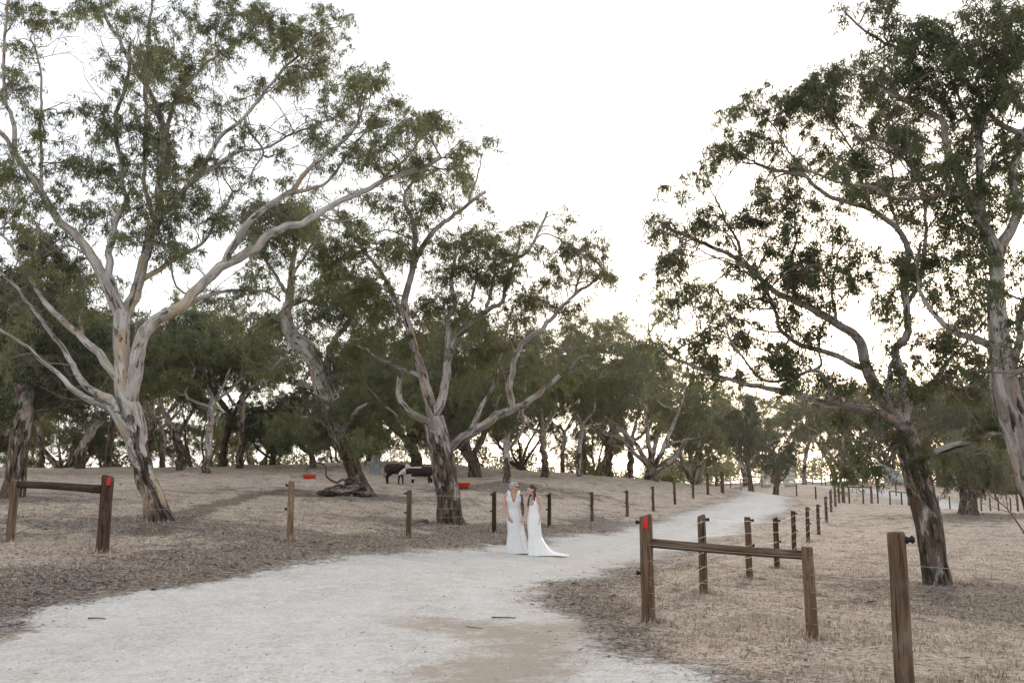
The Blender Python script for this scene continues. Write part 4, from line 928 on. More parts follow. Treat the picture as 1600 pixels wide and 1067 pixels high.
tube_obj('rail', catmull([np.array([LF[11][0], LF[11][1], zs[11] + 1.2]), np.array([LF[12][0], LF[12][1], zs[12] + 1.18])], 4), 0.05, 'post_dark', fl, 10, 0.02, org, True)
for q in (0.22, 0.42, 0.62, 0.92):
    wire(fl, [(x - r - 0.01, y - 0.01, z + 1.14 * q) for (x, y, h, r, m, ln), z in list(zip(LF, zs))[1:]], org)
# right fence -----------------------------------------------------------
RF = [(*XY(1010, 12.8), 1.31, 0.085, 'post', (-0.005, 0)), (*XY(1096, 15.6), 1.16, 0.064, 'post', (0, 0)), (*XY(1168, 19.6), 1.16, 0.063, 'post', (0, 0)), (*XY(1211, 24), 1.18, 0.066, 'post_dark', (0, 0)), (*XY(1239, 28.6), 1.18, 0.066, 'post_dark', (0, 0)),
      (*XY(1261, 34), 1.16, 0.066, 'post_dark', (0.01, 0)), (*XY(1278, 39.6), 1.16, 0.066, 'post_dark', (0, 0)), (*XY(1291, 46), 1.16, 0.066, 'post_dark', (0, 0)), (*XY(1299, 53), 1.2, 0.068, 'post_dark', (0, 0)), (*XY(1306, 60), 1.25, 0.07, 'post_dark', (0, 0)), (*XY(1312, 64), 1.25, 0.075, 'post_dark', (0, 0)), (*XY(1319, 68), 1.3, 0.11, 'post_dark', (0, 0))]
org = np.array([RF[0][0], RF[0][1], Hs(RF[0][0], RF[0][1])])
fr = empty('post_and_wire_fence', org, 'wooden post and wire fence with rail strainer along the right side of the road', 'fence')
zs = []; po = []
for i, (x, y, h, r, m, ln) in enumerate(RF):
    o, z = post_mesh_obj(x, y, h, r, m, fr, org, ln, 40 + i); zs.append(z); po.append(o)
    if i: 
        for q in (0.94, 0.53): insulator(o, x, y, z + h * q, r, -0.35, org)
    else:
        for q in (0.93, 0.45): insulator(o, x, y, z + h * q, r, math.pi - 0.2, org)
reflector(po[0], RF[0][0] - 0.02, RF[0][1], zs[0] + 1.215, 0.084, org)
x2, y2 = XY(1262, 11.6); o2, z2 = post_mesh_obj(x2, y2, 1.02, 0.068, 'post', fr, org, (-0.025, 0), 77)
a = np.array([RF[0][0] + 0.06, RF[0][1] - 0.03, zs[0] + 0.965]); b_ = np.array([x2 - 0.05, y2 + 0.03, z2 + 0.925])
tube_obj('rail', catmull([a, a * .5 + b_ * .5 + [0, 0, -.008], b_], 10), np.linspace(0.058, 0.052, 10), 'post', fr, 14, 0.025, org, True)
for q in (0.18, 0.36, 0.55, 0.75, 0.95):
    wire(fr, [(x + r + 0.015, y - 0.02, z + 1.14 * q) for (x, y, h, r, m, ln), z in zip(RF, zs)], org)
    wire(fr, [(RF[0][0], RF[0][1] - 0.1, zs[0] + 1.0 * q), (x2, y2 - 0.08, z2 + 0.95 * q), (9.5, 2.0, -0.1 + q)], org)
# single gate post nearest the camera
x3, y3 = XY(1400, 7.6)
gpo = np.array([x3, y3, Hs(x3, y3)])
gate_post = empty('gate_post', gpo, 'thick weathered wooden post standing alone nearest the camera', 'post')
o3, z3 = post_mesh_obj(x3, y3, 1.32, 0.068, 'post', gate_post, gpo, (0.0, 0), 99); insulator(o3, x3, y3, z3 + 1.26, 0.066, -0.3, gpo)
# fences in the dip on the right ------------------------------------------
def row_fence(label, spec, mat, r, h, wires, rails=(), name='post_and_wire_fence', group=None):
    pts = [(*XY(u, d), h * (1.18 if st else 1), r * (1.5 if st else 1)) for u, d, st in spec]
    og = np.array([pts[0][0], pts[0][1], Hs(pts[0][0], pts[0][1])]); f = empty(name, og, label, 'fence', group); zz = []
    for i, (x, y, hh, rr) in enumerate(pts):
        _, z = post_mesh_obj(x, y, hh, rr, mat, f, og, (0, 0), 200 + i); zz.append(z)
    for q in wires: wire(f, [(x, y - rr, z + h * q) for (x, y, hh, rr), z in zip(pts, zz)], og, 0.004)
    for a_, b2_, q in rails:
        tube_obj('rail', catmull([np.array([pts[a_][0], pts[a_][1], zz[a_] + h * q]), np.array([pts[b2_][0], pts[b2_][1], zz[b2_] + h * q])], 5), r * 0.7, mat, f, 8, 0.02, og, True)
row_fence('post and wire fence running right from the corner strainer below the far road',
    [(1328, 69, 0), (1350, 70, 0), (1363, 70.5, 1), (1373, 71, 0), (1392, 72, 0), (1410, 73, 0), (1421, 73.5, 1), (1444, 75, 0), (1467, 76, 0), (1485, 77, 0), (1503, 77.5, 0), (1534, 78, 0), (1548, 78.5, 0), (1561, 79, 0), (1580, 79, 0), (1591, 79, 1), (1610, 79, 0)],
    'post_dark', 0.055, 1.05, (0.3, 0.6, 0.95), [(0, 2, 1.08), (4, 6, 1.0)])
row_fence('thin post fence along the far side of the distant road',
    [(1262, 128, 0), (1292, 122, 0), (1322, 116, 0), (1350, 110, 0), (1372, 104, 0), (1402, 97, 0), (1422, 91, 0), (1450, 86, 0)], 'post_dark', 0.06, 1.1, (0.5, 0.95))
row_fence('short post fence crossing behind the crest of the road', [(1212, 105, 0), (1246, 100, 0), (1276, 95, 0), (1300, 90, 0)], 'post_dark', 0.075, 1.15, (0.4, 0.9))
row_fence('short railed fence at the far right edge of the dip', [(1525, 92, 0), (1541, 92, 0), (1557, 92, 0), (1574, 92, 0), (1590, 92, 0)], 'post_dark', 0.07, 1.2, (), [(0, 2, 0.8), (2, 4, 0.8)], 'post_and_rail_fence')

def rail_fence(label, u0, u1, d0, d1, n, h=1.35, nr=3, mat='rail_grey', name='post_and_rail_fence'):
    us = np.linspace(u0, u1, n); ds = np.linspace(d0, d1, n); pts = [np.array([*XY(a_, b2_), 0]) for a_, b2_ in zip(us, ds)]
    for p in pts: p[2] = Hs(p[0], p[1])
    f = empty(name, pts[0], label, 'fence')
    for i, p in enumerate(pts):
        v, q = box(*(p - pts[0] + [0, 0, h / 2]), 0.16, 0.16, h + 0.1); obj('post', make_mesh('post', v, q, M[mat], smooth=False), f)
    for i in range(n - 1):
        for k in range(nr):
            zz = h * (0.28 + 0.66 * k / (nr - 1)); a_ = pts[i] + [0, -0.1, zz]; b2_ = pts[i + 1] + [0, -0.1, zz]
            tube_obj('rail', [a_, b2_], 0.065, mat, f, 4, 0, pts[0], True)
    return f
rail_fence('weathered post and rail fence left of the stone gate pillars', 1110, 1192, 108, 116, 6)
rail_fence('weathered post and rail yard fence right of the stone gate pillars', 1243, 1372, 122, 128, 10)
rail_fence('weathered post and rail yard fence right of the steel ramp', 1432, 1470, 124, 124, 4)
for u, d, hh, lb in ((1198, 117, 1.9, 'stone gate pillar, left of the pair'), (1236, 117, 2.2, 'stone gate pillar with cap block, right of the pair')):
    p = np.array([*XY(u, d), 0]); p[2] = Hs(p[0], p[1]); e = empty('stone_gatepost', p, lb + ' on the far track', 'gatepost', 'stone gateposts')
    k = 4
    for i in range(k):
        w_ = (1.15, 1.0, 1.0, 0.85)[i]; v, q = box(0.04 * (-1) ** i, 0, hh * (i + 0.5) / k, w_, w_ * 0.9, hh / k - 0.015)
        v += np.random.default_rng(i).normal(0, 0.02, v.shape); obj('block', make_mesh('block', v, q, M['limestone'], smooth=False), e)
# steel cattle loading ramp and yard panels --------------------------------
def steel():
    p = np.array([*XY(1392, 122), 0]); p[2] = Hs(p[0], p[1]); e = empty('cattle_loading_ramp', p, 'grey steel cattle loading ramp beside the far yard', 'ramp')
    L = 4.2; y0 = -0.6; 
    def seg(nm, a_, b2_, r=0.05): tube_obj(nm, [np.array(a_) , np.array(b2_)], r, 'steel', e, 6, 0, None, True)
    for yy in (-0.6, 0.6):
        v = np.array([(-1.4, yy, 1.25), (-1.4, yy, 2.0), (1.9, yy, 0.75), (1.9, yy, 0.05), (-1.4, yy + .04, 1.25), (-1.4, yy + .04, 2.0), (1.9, yy + .04, .75), (1.9, yy + .04, .05)])
        q = np.array([(0, 1, 2, 3), (7, 6, 5, 4), (0, 4, 5, 1), (1, 5, 6, 2), (2, 6, 7, 3), (3, 7, 4, 0)]); obj('side_panel', make_mesh('side_panel', v, q, M['steel'], smooth=False), e)
        for xx, zt in ((-1.4, 2.9), (-0.3, 2.2), (0.8, 1.6), (1.9, 1.2)): seg('upright', (xx, yy - .05, 0), (xx, yy - .05, zt))
        seg('handrail', (-1.4, yy - .05, 2.7), (1.9, yy - .05, 1.2)); seg('handrail', (-1.4, yy - .05, 2.35), (1.9, yy - .05, 0.95)); seg('handrail', (-2.4, yy - .05, 2.9), (-1.4, yy - .05, 2.9))
        seg('upright', (-2.4, yy - .05, 0), (-2.4, yy - .05, 2.9)); seg('handrail', (-2.4, yy - .05, 2.2), (-1.4, yy - .05, 2.2))
    v, q = box(0.25, 0, 0.62, 3.5, 1.1, 0.06); ca = math.atan2(-1.2, 3.3); v2 = v - [0.25, 0, .62]
    v = np.stack([v2[:, 0] * math.cos(ca) - v2[:, 2] * math.sin(ca), v2[:, 1], v2[:, 0] * math.sin(ca) + v2[:, 2] * math.cos(ca)], -1) + [0.25, 0, 0.68]
    obj('ramp_floor', make_mesh('ramp_floor', v, q, M['steel'], smooth=False), e)
    for u0, d, lb in ((1406, 120, 'steel yard panel just right of the loading ramp'), (1420, 121, 'steel yard panel furthest right of the loading ramp'), (1384, 127, 'steel yard panel behind the loading ramp')):
        p = np.array([*XY(u0, d), 0]); p[2] = Hs(p[0], p[1]); e = empty('yard_panel', p, lb, 'panel', 'steel yard panels')
        for xx in (0, 1.3, 2.6): tube_obj('upright', [np.array([xx * .45, 0, -.05]), np.array([xx * .45, 0, 1.9])], 0.05, 'steel', e, 6, 0, None, True)
        for zz in (0.35, 0.7, 1.05, 1.4, 1.8): tube_obj('bar', [np.array([0, -.06, zz]), np.array([1.17, -.06, zz])], 0.045, 'steel', e, 6, 0, None, True)
        v, q = box(.58, -0.02, 0.75, 1.1, 0.03, 0.8); obj('sheet', make_mesh('sheet', v, q, M['steel'], smooth=False), e)
steel()

# ------------------------------------------------------------------ feed tubs, stump, sticks
def tub(u, d, label):
    p = gp(u, d); e = empty('feed_tub', p, label, 'tub', 'orange feed tubs'); n = 28; t = np.arange(n) / n * 2 * math.pi
    prof = [(0.0, 0.0), (0.31, 0.0), (0.35, 0.22), (0.38, 0.225), (0.38, 0.255), (0.345, 0.26), (0.33, 0.22), (0.29, 0.05), (0.0, 0.05)]
    V = np.array([(r_ * math.cos(a_), r_ * math.sin(a_), z_) for r_, z_ in prof for a_ in t]); Q = []
    for i in range(len(prof) - 1):
        for j in range(n): Q.append((i * n + j, i * n + (j + 1) % n, (i + 1) * n + (j + 1) % n, (i + 1) * n + j))
    obj('bowl', make_mesh('bowl', V, np.array(Q), M['orange']), e)
    for s in (-1, 1): tube_obj('handle', catmull([(s * .37, -.09, .235), (s * .43, -.06, .22), (s * .43, .06, .22), (s * .37, .09, .235)], 8), 0.015, 'orange', e, 6)
tub(482, 56, 'orange plastic feed tub left of the burl gum'); tub(723, 49, 'orange plastic feed tub right of the many-limbed middle gum')
p = gp(585, 60); st = empty('tree_stump', p, 'grey weathered tree stump on the rise left of the cattle', 'stump')
zz = np.array([-.3, 0, .15, .4, .75, 1.02, 1.1]); V, Q, B, ra = tubes(np.stack([np.sin(zz * 2) * .03, zz * 0, zz], -1), np.array([.40, .37, .32, .29, .27, .29, .28]), 20, 0.05, 0.08, 3)
top = np.array([[0, 0, 1.0]]); j = np.arange(20); V = np.vstack([V, top]); F3 = np.stack([np.full(20, len(V) - 1), 120 + j, 120 + (j + 1) % 20], -1)
V[120:140, 2] += np.random.default_rng(2).normal(0, .06, 20)
obj('stump_body', make_mesh('stump_body', V, [Q, F3], M['stump']), st)

def stick(name, pts, r, mat, label, group=None, cat='stick'):
    P = []
    for (x, y, dz) in pts: P.append((x, y, Hs(x, y) + dz))
    P = catmull(P, max(6, len(P) * 4)); rr = np.linspace(r, r * 0.5, len(P)); o = tube_obj(name, P, rr, mat, None, 8, 0.08, P[0], True); o.location = tuple(P[0]); tag(o, label, cat, group); return o
def gpt(u, v): return ground_hit(u, v)
a = gpt(768, 964); b_ = gpt(806, 966); stick('fallen_stick', [(a[0], a[1], .015), ((a[0] + b_[0]) / 2, (a[1] + b_[1]) / 2 + .03, .012), (b_[0], b_[1], .015)], 0.012, 'stick', 'thin dark stick lying on the road in front of the brides', 'fallen sticks')
a = gpt(137, 968); b_ = gpt(165, 967); stick('fallen_stick', [(a[0], a[1], .015), ((a[0] + b_[0]) / 2, a[1] + .02, .02), (b_[0], b_[1], .012)], 0.010, 'stick_red', 'short reddish stick on the left edge of the road', 'fallen sticks')
a = gpt(728, 978); b_ = gpt(755, 981); stick('fallen_stick', [(a[0], a[1], .01), (b_[0], b_[1], .01)], 0.006, 'stick_red', 'small reddish stick on the brown patch of the road', 'fallen sticks')
a = gpt(668, 818); b_ = gpt(650, 820); stick('fallen_branch', [(a[0], a[1], .06), ((a[0] + b_[0]) / 2, a[1] + .1, .10), (b_[0] - .2, b_[1], .05)], 0.06, 'stick', 'dark broken branch at the foot of the many-limbed middle gum', None, 'branch')
a = gpt(510, 762); stick('fallen_branch', [(a[0] + 1.5, a[1] - 1.5, .16), (a[0] + 1.1, a[1] - 1.7, .50), (a[0] + .75, a[1] - 1.5, .30), (a[0] + .3, a[1] - 1.65, .62), (a[0] + .2, a[1] - 1.5, 1.05), (a[0] - .25, a[1] - 1.4, 1.25), (a[0] - .7, a[1] - 1.5, 0.95)], 0.07, 'stick', 'twisted dead branch lying against the burl gum', None, 'branch')
a = gpt(1530, 800); 
for i, pl in enumerate([[(1604, 812), (1575, 796), (1548, 775), (1534, 757)]]):
    pts = [at(u, v, 38 - 0.4 * k) for k, (u, v) in enumerate(pl)]
    pts[0][2] = Hs(pts[0][0], pts[0][1]) + .02; og = pts[0].copy(); e = empty('bare_sapling', og, 'leafless sapling leaning in from the right edge', 'sapling')
    tube_obj('stem', catmull(pts, 16), np.linspace(0.04, 0.012, 16), 'stick', e, 7, 0.05, og)
    for pl2 in ([(1575, 796), (1572, 765), (1580, 735)], [(1560, 786), (1552, 755), (1553, 730)], [(1588, 803), (1560, 795), (1530, 785)], [(1572, 765), (1590, 745), (1598, 725)], [(1548, 775), (1530, 770), (1515, 760)]):
        q = [at(u, v, 37.4 - .3 * k) for k, (u, v) in enumerate(pl2)]; tube_obj('twig', catmull(q, 9), np.linspace(0.02, 0.006, 9), 'stick', e, 5, 0.03, og)
# rust-brown brush heap far right
def brush():
    g = np.random.default_rng(9); p = gp(1574, 100); P = []; 
    for i in range(14): 
        c = g.normal(0, 1, 3) * [1.0, .7, .25] + [0, 0, .7]; n = 260; P.append(c + g.normal(0, 1, (n, 3)) * [.5, .5, .35])
    P = np.concatenate(P); P[:, 2] = np.abs(P[:, 2]); e = empty('brush_heap', p, 'rusty brown brush heap behind the bare sapling', 'brush')
    obj('dead_foliage', leaves_mesh('dead_foliage', P, M['leaf_rust'], g, (.2, .4), .25, .2, g.uniform(0, 1, len(P))), e)
    A = g.normal(0, .8, (40, 3)) * [1.3, .8, 0]; Bp = g.normal(0, 1, (40, 3)) * [1.5, .9, .3] + [0, 0, 1.0]; Pp = bend(A, Bp, 6, g); obj('dead_branches', bark_mesh('dead_branches', [tubes(Pp, np.full((40, 6), .03), 4)], M['bark_dark'], 0), e)
brush()

# ------------------------------------------------------------------ bodies (many overlapping forms fused into one skin)
def rings_capsule(p0, r0, p1, r1, S=14):
    p0 = np.array(p0, float); p1 = np.array(p1, float); ax_ = p1 - p0; L = np.linalg.norm(ax_) + 1e-9; ax_ /= L
    ts = []; rs = []
    for a_ in np.linspace(-math.pi / 2 * 0.97, 0, 5): ts.append(r0 * math.sin(a_)); rs.append(r0 * math.cos(a_))
    for a_ in np.linspace(0, math.pi / 2 * 0.97, 5): ts.append(L + r1 * math.sin(a_)); rs.append(r1 * math.cos(a_))
    P = p0 + np.array(ts)[:, None] * ax_
    V, Q, _, _ = tubes(P, np.array(rs), S)
    # exact frame independent of the ring spacing
    ref = np.array([0, 1.0, 0]) if abs(ax_[1]) < 0.8 else np.array([1.0, 0, 0]); A = np.cross(ax_, ref); A /= np.linalg.norm(A); B = np.cross(ax_, A)
    th = np.arange(S) / S * 2 * math.pi; V = (P[:, None] + np.array(rs)[:, None, None] * (A * np.cos(th)[:, None] + B * np.sin(th)[:, None])).reshape(-1, 3)
    K = len(P); V = np.vstack([V, P[0], P[-1]]); n = len(V); j = np.arange(S)
    T = np.vstack([np.stack([np.full(S, n - 2), (j + 1) % S, j], -1), np.stack([np.full(S, n - 1), (K - 1) * S + j, (K - 1) * S + (j + 1) % S], -1)])
    return V, Q, T
def rings_ellipsoid(c, r, rot=None, S=20, K=12):
    ph = np.linspace(-math.pi / 2 * 0.98, math.pi / 2 * 0.98, K); th = np.arange(S) / S * 2 * math.pi
    V = np.array([(math.cos(p) * math.cos(t), math.cos(p) * math.sin(t), math.sin(p)) for p in ph for t in th]); V = np.vstack([V, (0, 0, -1), (0, 0, 1)]) * np.array(r)
    if rot is not None: V = V @ np.array(rot.to_matrix() if hasattr(rot, 'to_matrix') else rot).T
    V = V + np.array(c); n = len(V); j = np.arange(S); Q = []
    for i in range(K - 1): Q.append(np.stack([i * S + j, i * S + (j + 1) % S, (i + 1) * S + (j + 1) % S, (i + 1) * S + j], -1))
    T = np.vstack([np.stack([np.full(S, n - 2), (j + 1) % S, j], -1), np.stack([np.full(S, n - 1), (K - 1) * S + j, (K - 1) * S + (j + 1) % S], -1)])
    return V, np.vstack(Q), T
def fuse(name, prims, voxel, mat, smooth=4, factor=0.5):
    V = []; Q = []; T = []; o = 0
    for p in prims:
        v, q, t = rings_capsule(*p[1:]) if p[0] == 'c' else rings_ellipsoid(*p[1:])
        V.append(v); Q.append(q + o); T.append(t + o); o += len(v)
    me = make_mesh('tmp', np.vstack(V), [np.vstack(Q), np.vstack(T)], None); ob = bpy.data.objects.new('tmp', me); COL.objects.link(ob)
    m = ob.modifiers.new('r', 'REMESH'); m.mode = 'VOXEL'; m.voxel_size = voxel; m.use_smooth_shade = True
    m2 = ob.modifiers.new('s', 'SMOOTH'); m2.iterations = smooth; m2.factor = factor
    dg = bpy.context.evaluated_depsgraph_get(); r_ = bpy.data.meshes.new_from_object(ob.evaluated_get(dg)); r_.name = name
    bpy.data.objects.remove(ob); bpy.data.meshes.remove(me); r_.materials.clear(); r_.materials.append(mat)
    r_.polygons.foreach_set('use_smooth', np.ones(len(r_.polygons), bool))
    return r_
def verts(me): a_ = np.empty(len(me.vertices) * 3, np.float32); me.vertices.foreach_get('co', a_); return a_.reshape(-1, 3)
def set_attr(me, k, a_): t = me.attributes.new(k, 'FLOAT', 'POINT'); t.data.foreach_set('value', np.asarray(a_, np.float32))
def rotz(a_): return np.array([[math.cos(a_), -math.sin(a_), 0], [math.sin(a_), math.cos(a_), 0], [0, 0, 1]])

def mat_skin(name, col):
    b = NB(name); n = b.noise(b.objc(), 30, 4); c = b.mix(b.mapr(n, 0.3, 0.7, 0, 0.25), col, tuple(x * 0.8 for x in col))
    c = b.mix(b.attr('lip'), c, (0.42, 0.14, 0.12))
    tn = b.noise(b.objc(), 38, 4, 0.6, 0.7); ink = b.math('MULTIPLY', b.attr('ink'), b.mapr(tn, 0.45, 0.62, 1.0, 0.45))
    c = b.mix(ink, c, (0.045, 0.042, 0.045))
    return b.bsdf(c, 0.5, spec=0.35)
def mat_lace():
    b = NB('beaded_lace'); o = b.objc(); v = b.voro(o, 26); n = b.noise(o, 34, 4, 0.6, 1.2); f = b.mapr(b.math('ADD', b.math('MULTIPLY', v, 0.7), b.math('MULTIPLY', n, 0.6)), 0.42, 0.62)
    c = b.mix(f, (0.92, 0.92, 0.92), (0.74, 0.755, 0.77)); return b.bsdf(c, 0.5, b.bump(f, 0.5, 0.01), spec=0.4)
M['skin_a'] = mat_skin('warm_skin', (0.56, 0.335, 0.245)); M['skin_b'] = mat_skin('fair_skin', (0.60, 0.41, 0.335))  # each person's own skin tone, the first deeper and warmer
M['lace'] = mat_lace(); M['satin'] = mat_plain('ivory_satin', (0.90, 0.90, 0.895), 0.5, 0.03, 3); M['tulle'] = mat_plain('white_tulle', (0.86, 0.83, 0.80), 0.8, 0.04, 14)
M['hair_grey'] = mat_plain('silver_hair', (0.42, 0.44, 0.47), 0.6, 0.3, 60, stretch=(1, 1, .3)); M['hair_brown'] = mat_plain('brown_hair', (0.075, 0.042, 0.026), 0.5, 0.45, 55, stretch=(1, 1, .12), bump=0.5)
M['shade'] = mat_plain('dark_lens', (0.05, 0.018, 0.012), 0.2); M['eye'] = mat_plain('eye', (0.03, 0.02, 0.016), 0.2)
M['hairpiece'] = mat_plain('pearl_hairpiece', (0.55, 0.45, 0.38), 0.5, 0.4, 60)

def hand(prims, wrist, dirv, side, palm_n, curl=0.5, s=1.0):
    """palm, four bent fingers of unequal length and a thumb leaving the side of the palm"""
    d = np.array(dirv, float); d /= np.linalg.norm(d); n = np.array(palm_n, float); n -= d * (n @ d); n /= np.linalg.norm(n); w_ = np.cross(d, n) * side; w0 = np.array(wrist, float)
    rotm = np.stack([w_, n, d], -1); prims.append(('e', w0 + d * 0.05 * s, (0.040 * s, 0.017 * s, 0.056 * s), rotm)); prims.append(('c', w0 - d * 0.02, 0.025 * s, w0 + d * .02, 0.026 * s))
    for k, (off, ln) in enumerate(((-0.029, 0.066), (-0.010, 0.078), (0.010, 0.072), (0.028, 0.056))):
        b0 = w0 + d * 0.088 * s + w_ * off * s; a1 = curl * 0.5; a2 = curl * 1.2
        d1 = d * math.cos(a1) + n * math.sin(a1) + w_ * off * 1.5; m1 = b0 + d1 * ln * 0.5 * s; d2 = d * math.cos(a2) + n * math.sin(a2); e1 = m1 + d2 * ln * 0.5 * s
        prims.append(('c', b0 - d * .015, 0.0098 * s, m1, 0.0090 * s)); prims.append(('c', m1, 0.0090 * s, e1, 0.0080 * s))
    t0 = w0 + d * 0.025 * s - w_ * 0.030 * s; t1 = t0 + (d * 0.7 - w_ * 0.75 + n * 0.35) * 0.036 * s; t2 = t1 + (d * 0.95 - w_ * 0.15 + n * 0.4) * 0.030 * s
    prims.append(('c', t0, 0.013 * s, t1, 0.011 * s)); prims.append(('c', t1, 0.011 * s, t2, 0.009 * s))

def head_prims(c, yaw, tilt=0.0, s=1.0):
    """head whose face looks along -y turned by yaw; c = centre"""
    Rm = rotz(yaw) @ np.array([[1, 0, 0], [0, math.cos(tilt), -math.sin(tilt)], [0, math.sin(tilt), math.cos(tilt)]]); c = np.array(c, float)
    def q(x, y, z): return c + Rm @ (np.array([x, y, z]) * s)
    pr = [('e', q(0, 0.012, 0.028), (0.073 * s, 0.093 * s, 0.088 * s), Rm), ('e', q(0, -0.028, -0.035), (0.058 * s, 0.062 * s, 0.076 * s), Rm),
          ('c', q(0, -0.068, -0.090), 0.022 * s, q(0, -0.060, -0.085), 0.026 * s),                                                       # chin
          ('c', q(0, -0.092, 0.012), 0.009 * s, q(0, -0.112, -0.028), 0.0135 * s), ('c', q(-.012, -.096, -.03), .009 * s, q(.012, -.096, -.03), .009 * s),   # nose
          ('c', q(-0.032, -0.080, 0.026), 0.013 * s, q(0.032, -0.080, 0.026), 0.013 * s),                                                  # brow
          ('c', q(-0.017, -0.090, -0.057), 0.0085 * s, q(0.017, -0.090, -0.057), 0.0085 * s), ('c', q(-0.014, -0.088, -0.068), 0.009 * s, q(0.014, -0.088, -0.068), 0.009 * s),  # lips
          ('e', q(-0.042, -0.060, -0.022), (0.022 * s, 0.022 * s, 0.022 * s)), ('e', q(0.042, -0.060, -0.022), (0.022 * s, 0.022 * s, 0.022 * s)),
          ('e', q(-0.074, 0.012, -0.008), (0.009 * s, 0.019 * s, 0.032 * s), Rm), ('e', q(0.074, 0.012, -0.008), (0.009 * s, 0.019 * s, 0.032 * s), Rm)]
    return pr, q
def profile_interp(rows, z):
    rows = sorted(rows); zs_ = [r_[0] for r_ in rows]; return [np.interp(z, zs_, [r_[k] for r_ in rows]) for k in range(1, 5)]
def dress_mesh(name, rows, ztop, mat, train_dir, train_len, train_w, flute, seed=0, zb=0.012):
    """gown lofted from bodice edge to hem with soft flutes and a train"""
    S = 96; K = 64; th = np.arange(S) / S * 2 * math.pi; g = np.random.default_rng(seed); ph = g.uniform(0, 6.28, 4); V = []
    t = np.linspace(0, 1, K) ** 0.9
    for i in range(K):
        z = ztop(th) * (1 - t[i]) + zb * t[i]; cx_, cy_, rx, ry = profile_interp(rows, z)
        low = np.clip((0.85 - z) / 0.85, 0, 1); fl_ = 1 + flute * low ** 1.6 * (np.sin(9 * th + ph[0]) + 0.6 * np.sin(14 * th + ph[1] + 2 * z) + 0.5 * np.sin(5 * th + ph[2]))
        fl_ = fl_ + 0.012 * np.sin(23 * z + 3 * th + ph[3]) * np.clip(1.1 - z, 0, 1)
        dth = np.abs((th - train_dir + math.pi) % (2 * math.pi) - math.pi); tr = train_len * np.exp(-(dth / train_w) ** 2) * (np.exp(-np.maximum(z - 0.012, 0) / 0.055) + 0.28 * np.exp(-z / 0.3))
        x = cx_ + (rx * fl_ + tr) * np.cos(th); y = cy_ + (ry * fl_ + tr) * np.sin(th)
        zz_ = z + 0.012 * np.sin(11 * th + ph[1]) * low ** 4 * (tr > 0.05); V.append(np.stack([x, y, np.maximum(zz_, 0.006)], -1))
    V = np.concatenate(V); k = np.arange(K - 1)[:, None] * S; j = np.arange(S)[None]; Q = np.stack([k + j, k + S + j, k + S + (j + 1) % S, k + (j + 1) % S], -1).reshape(-1, 4)
    return make_mesh(name, V, Q, mat)
def angdist(th, a_): return np.abs((th - a_ + math.pi) % (2 * math.pi) - math.pi)
FRONT = -math.pi / 2

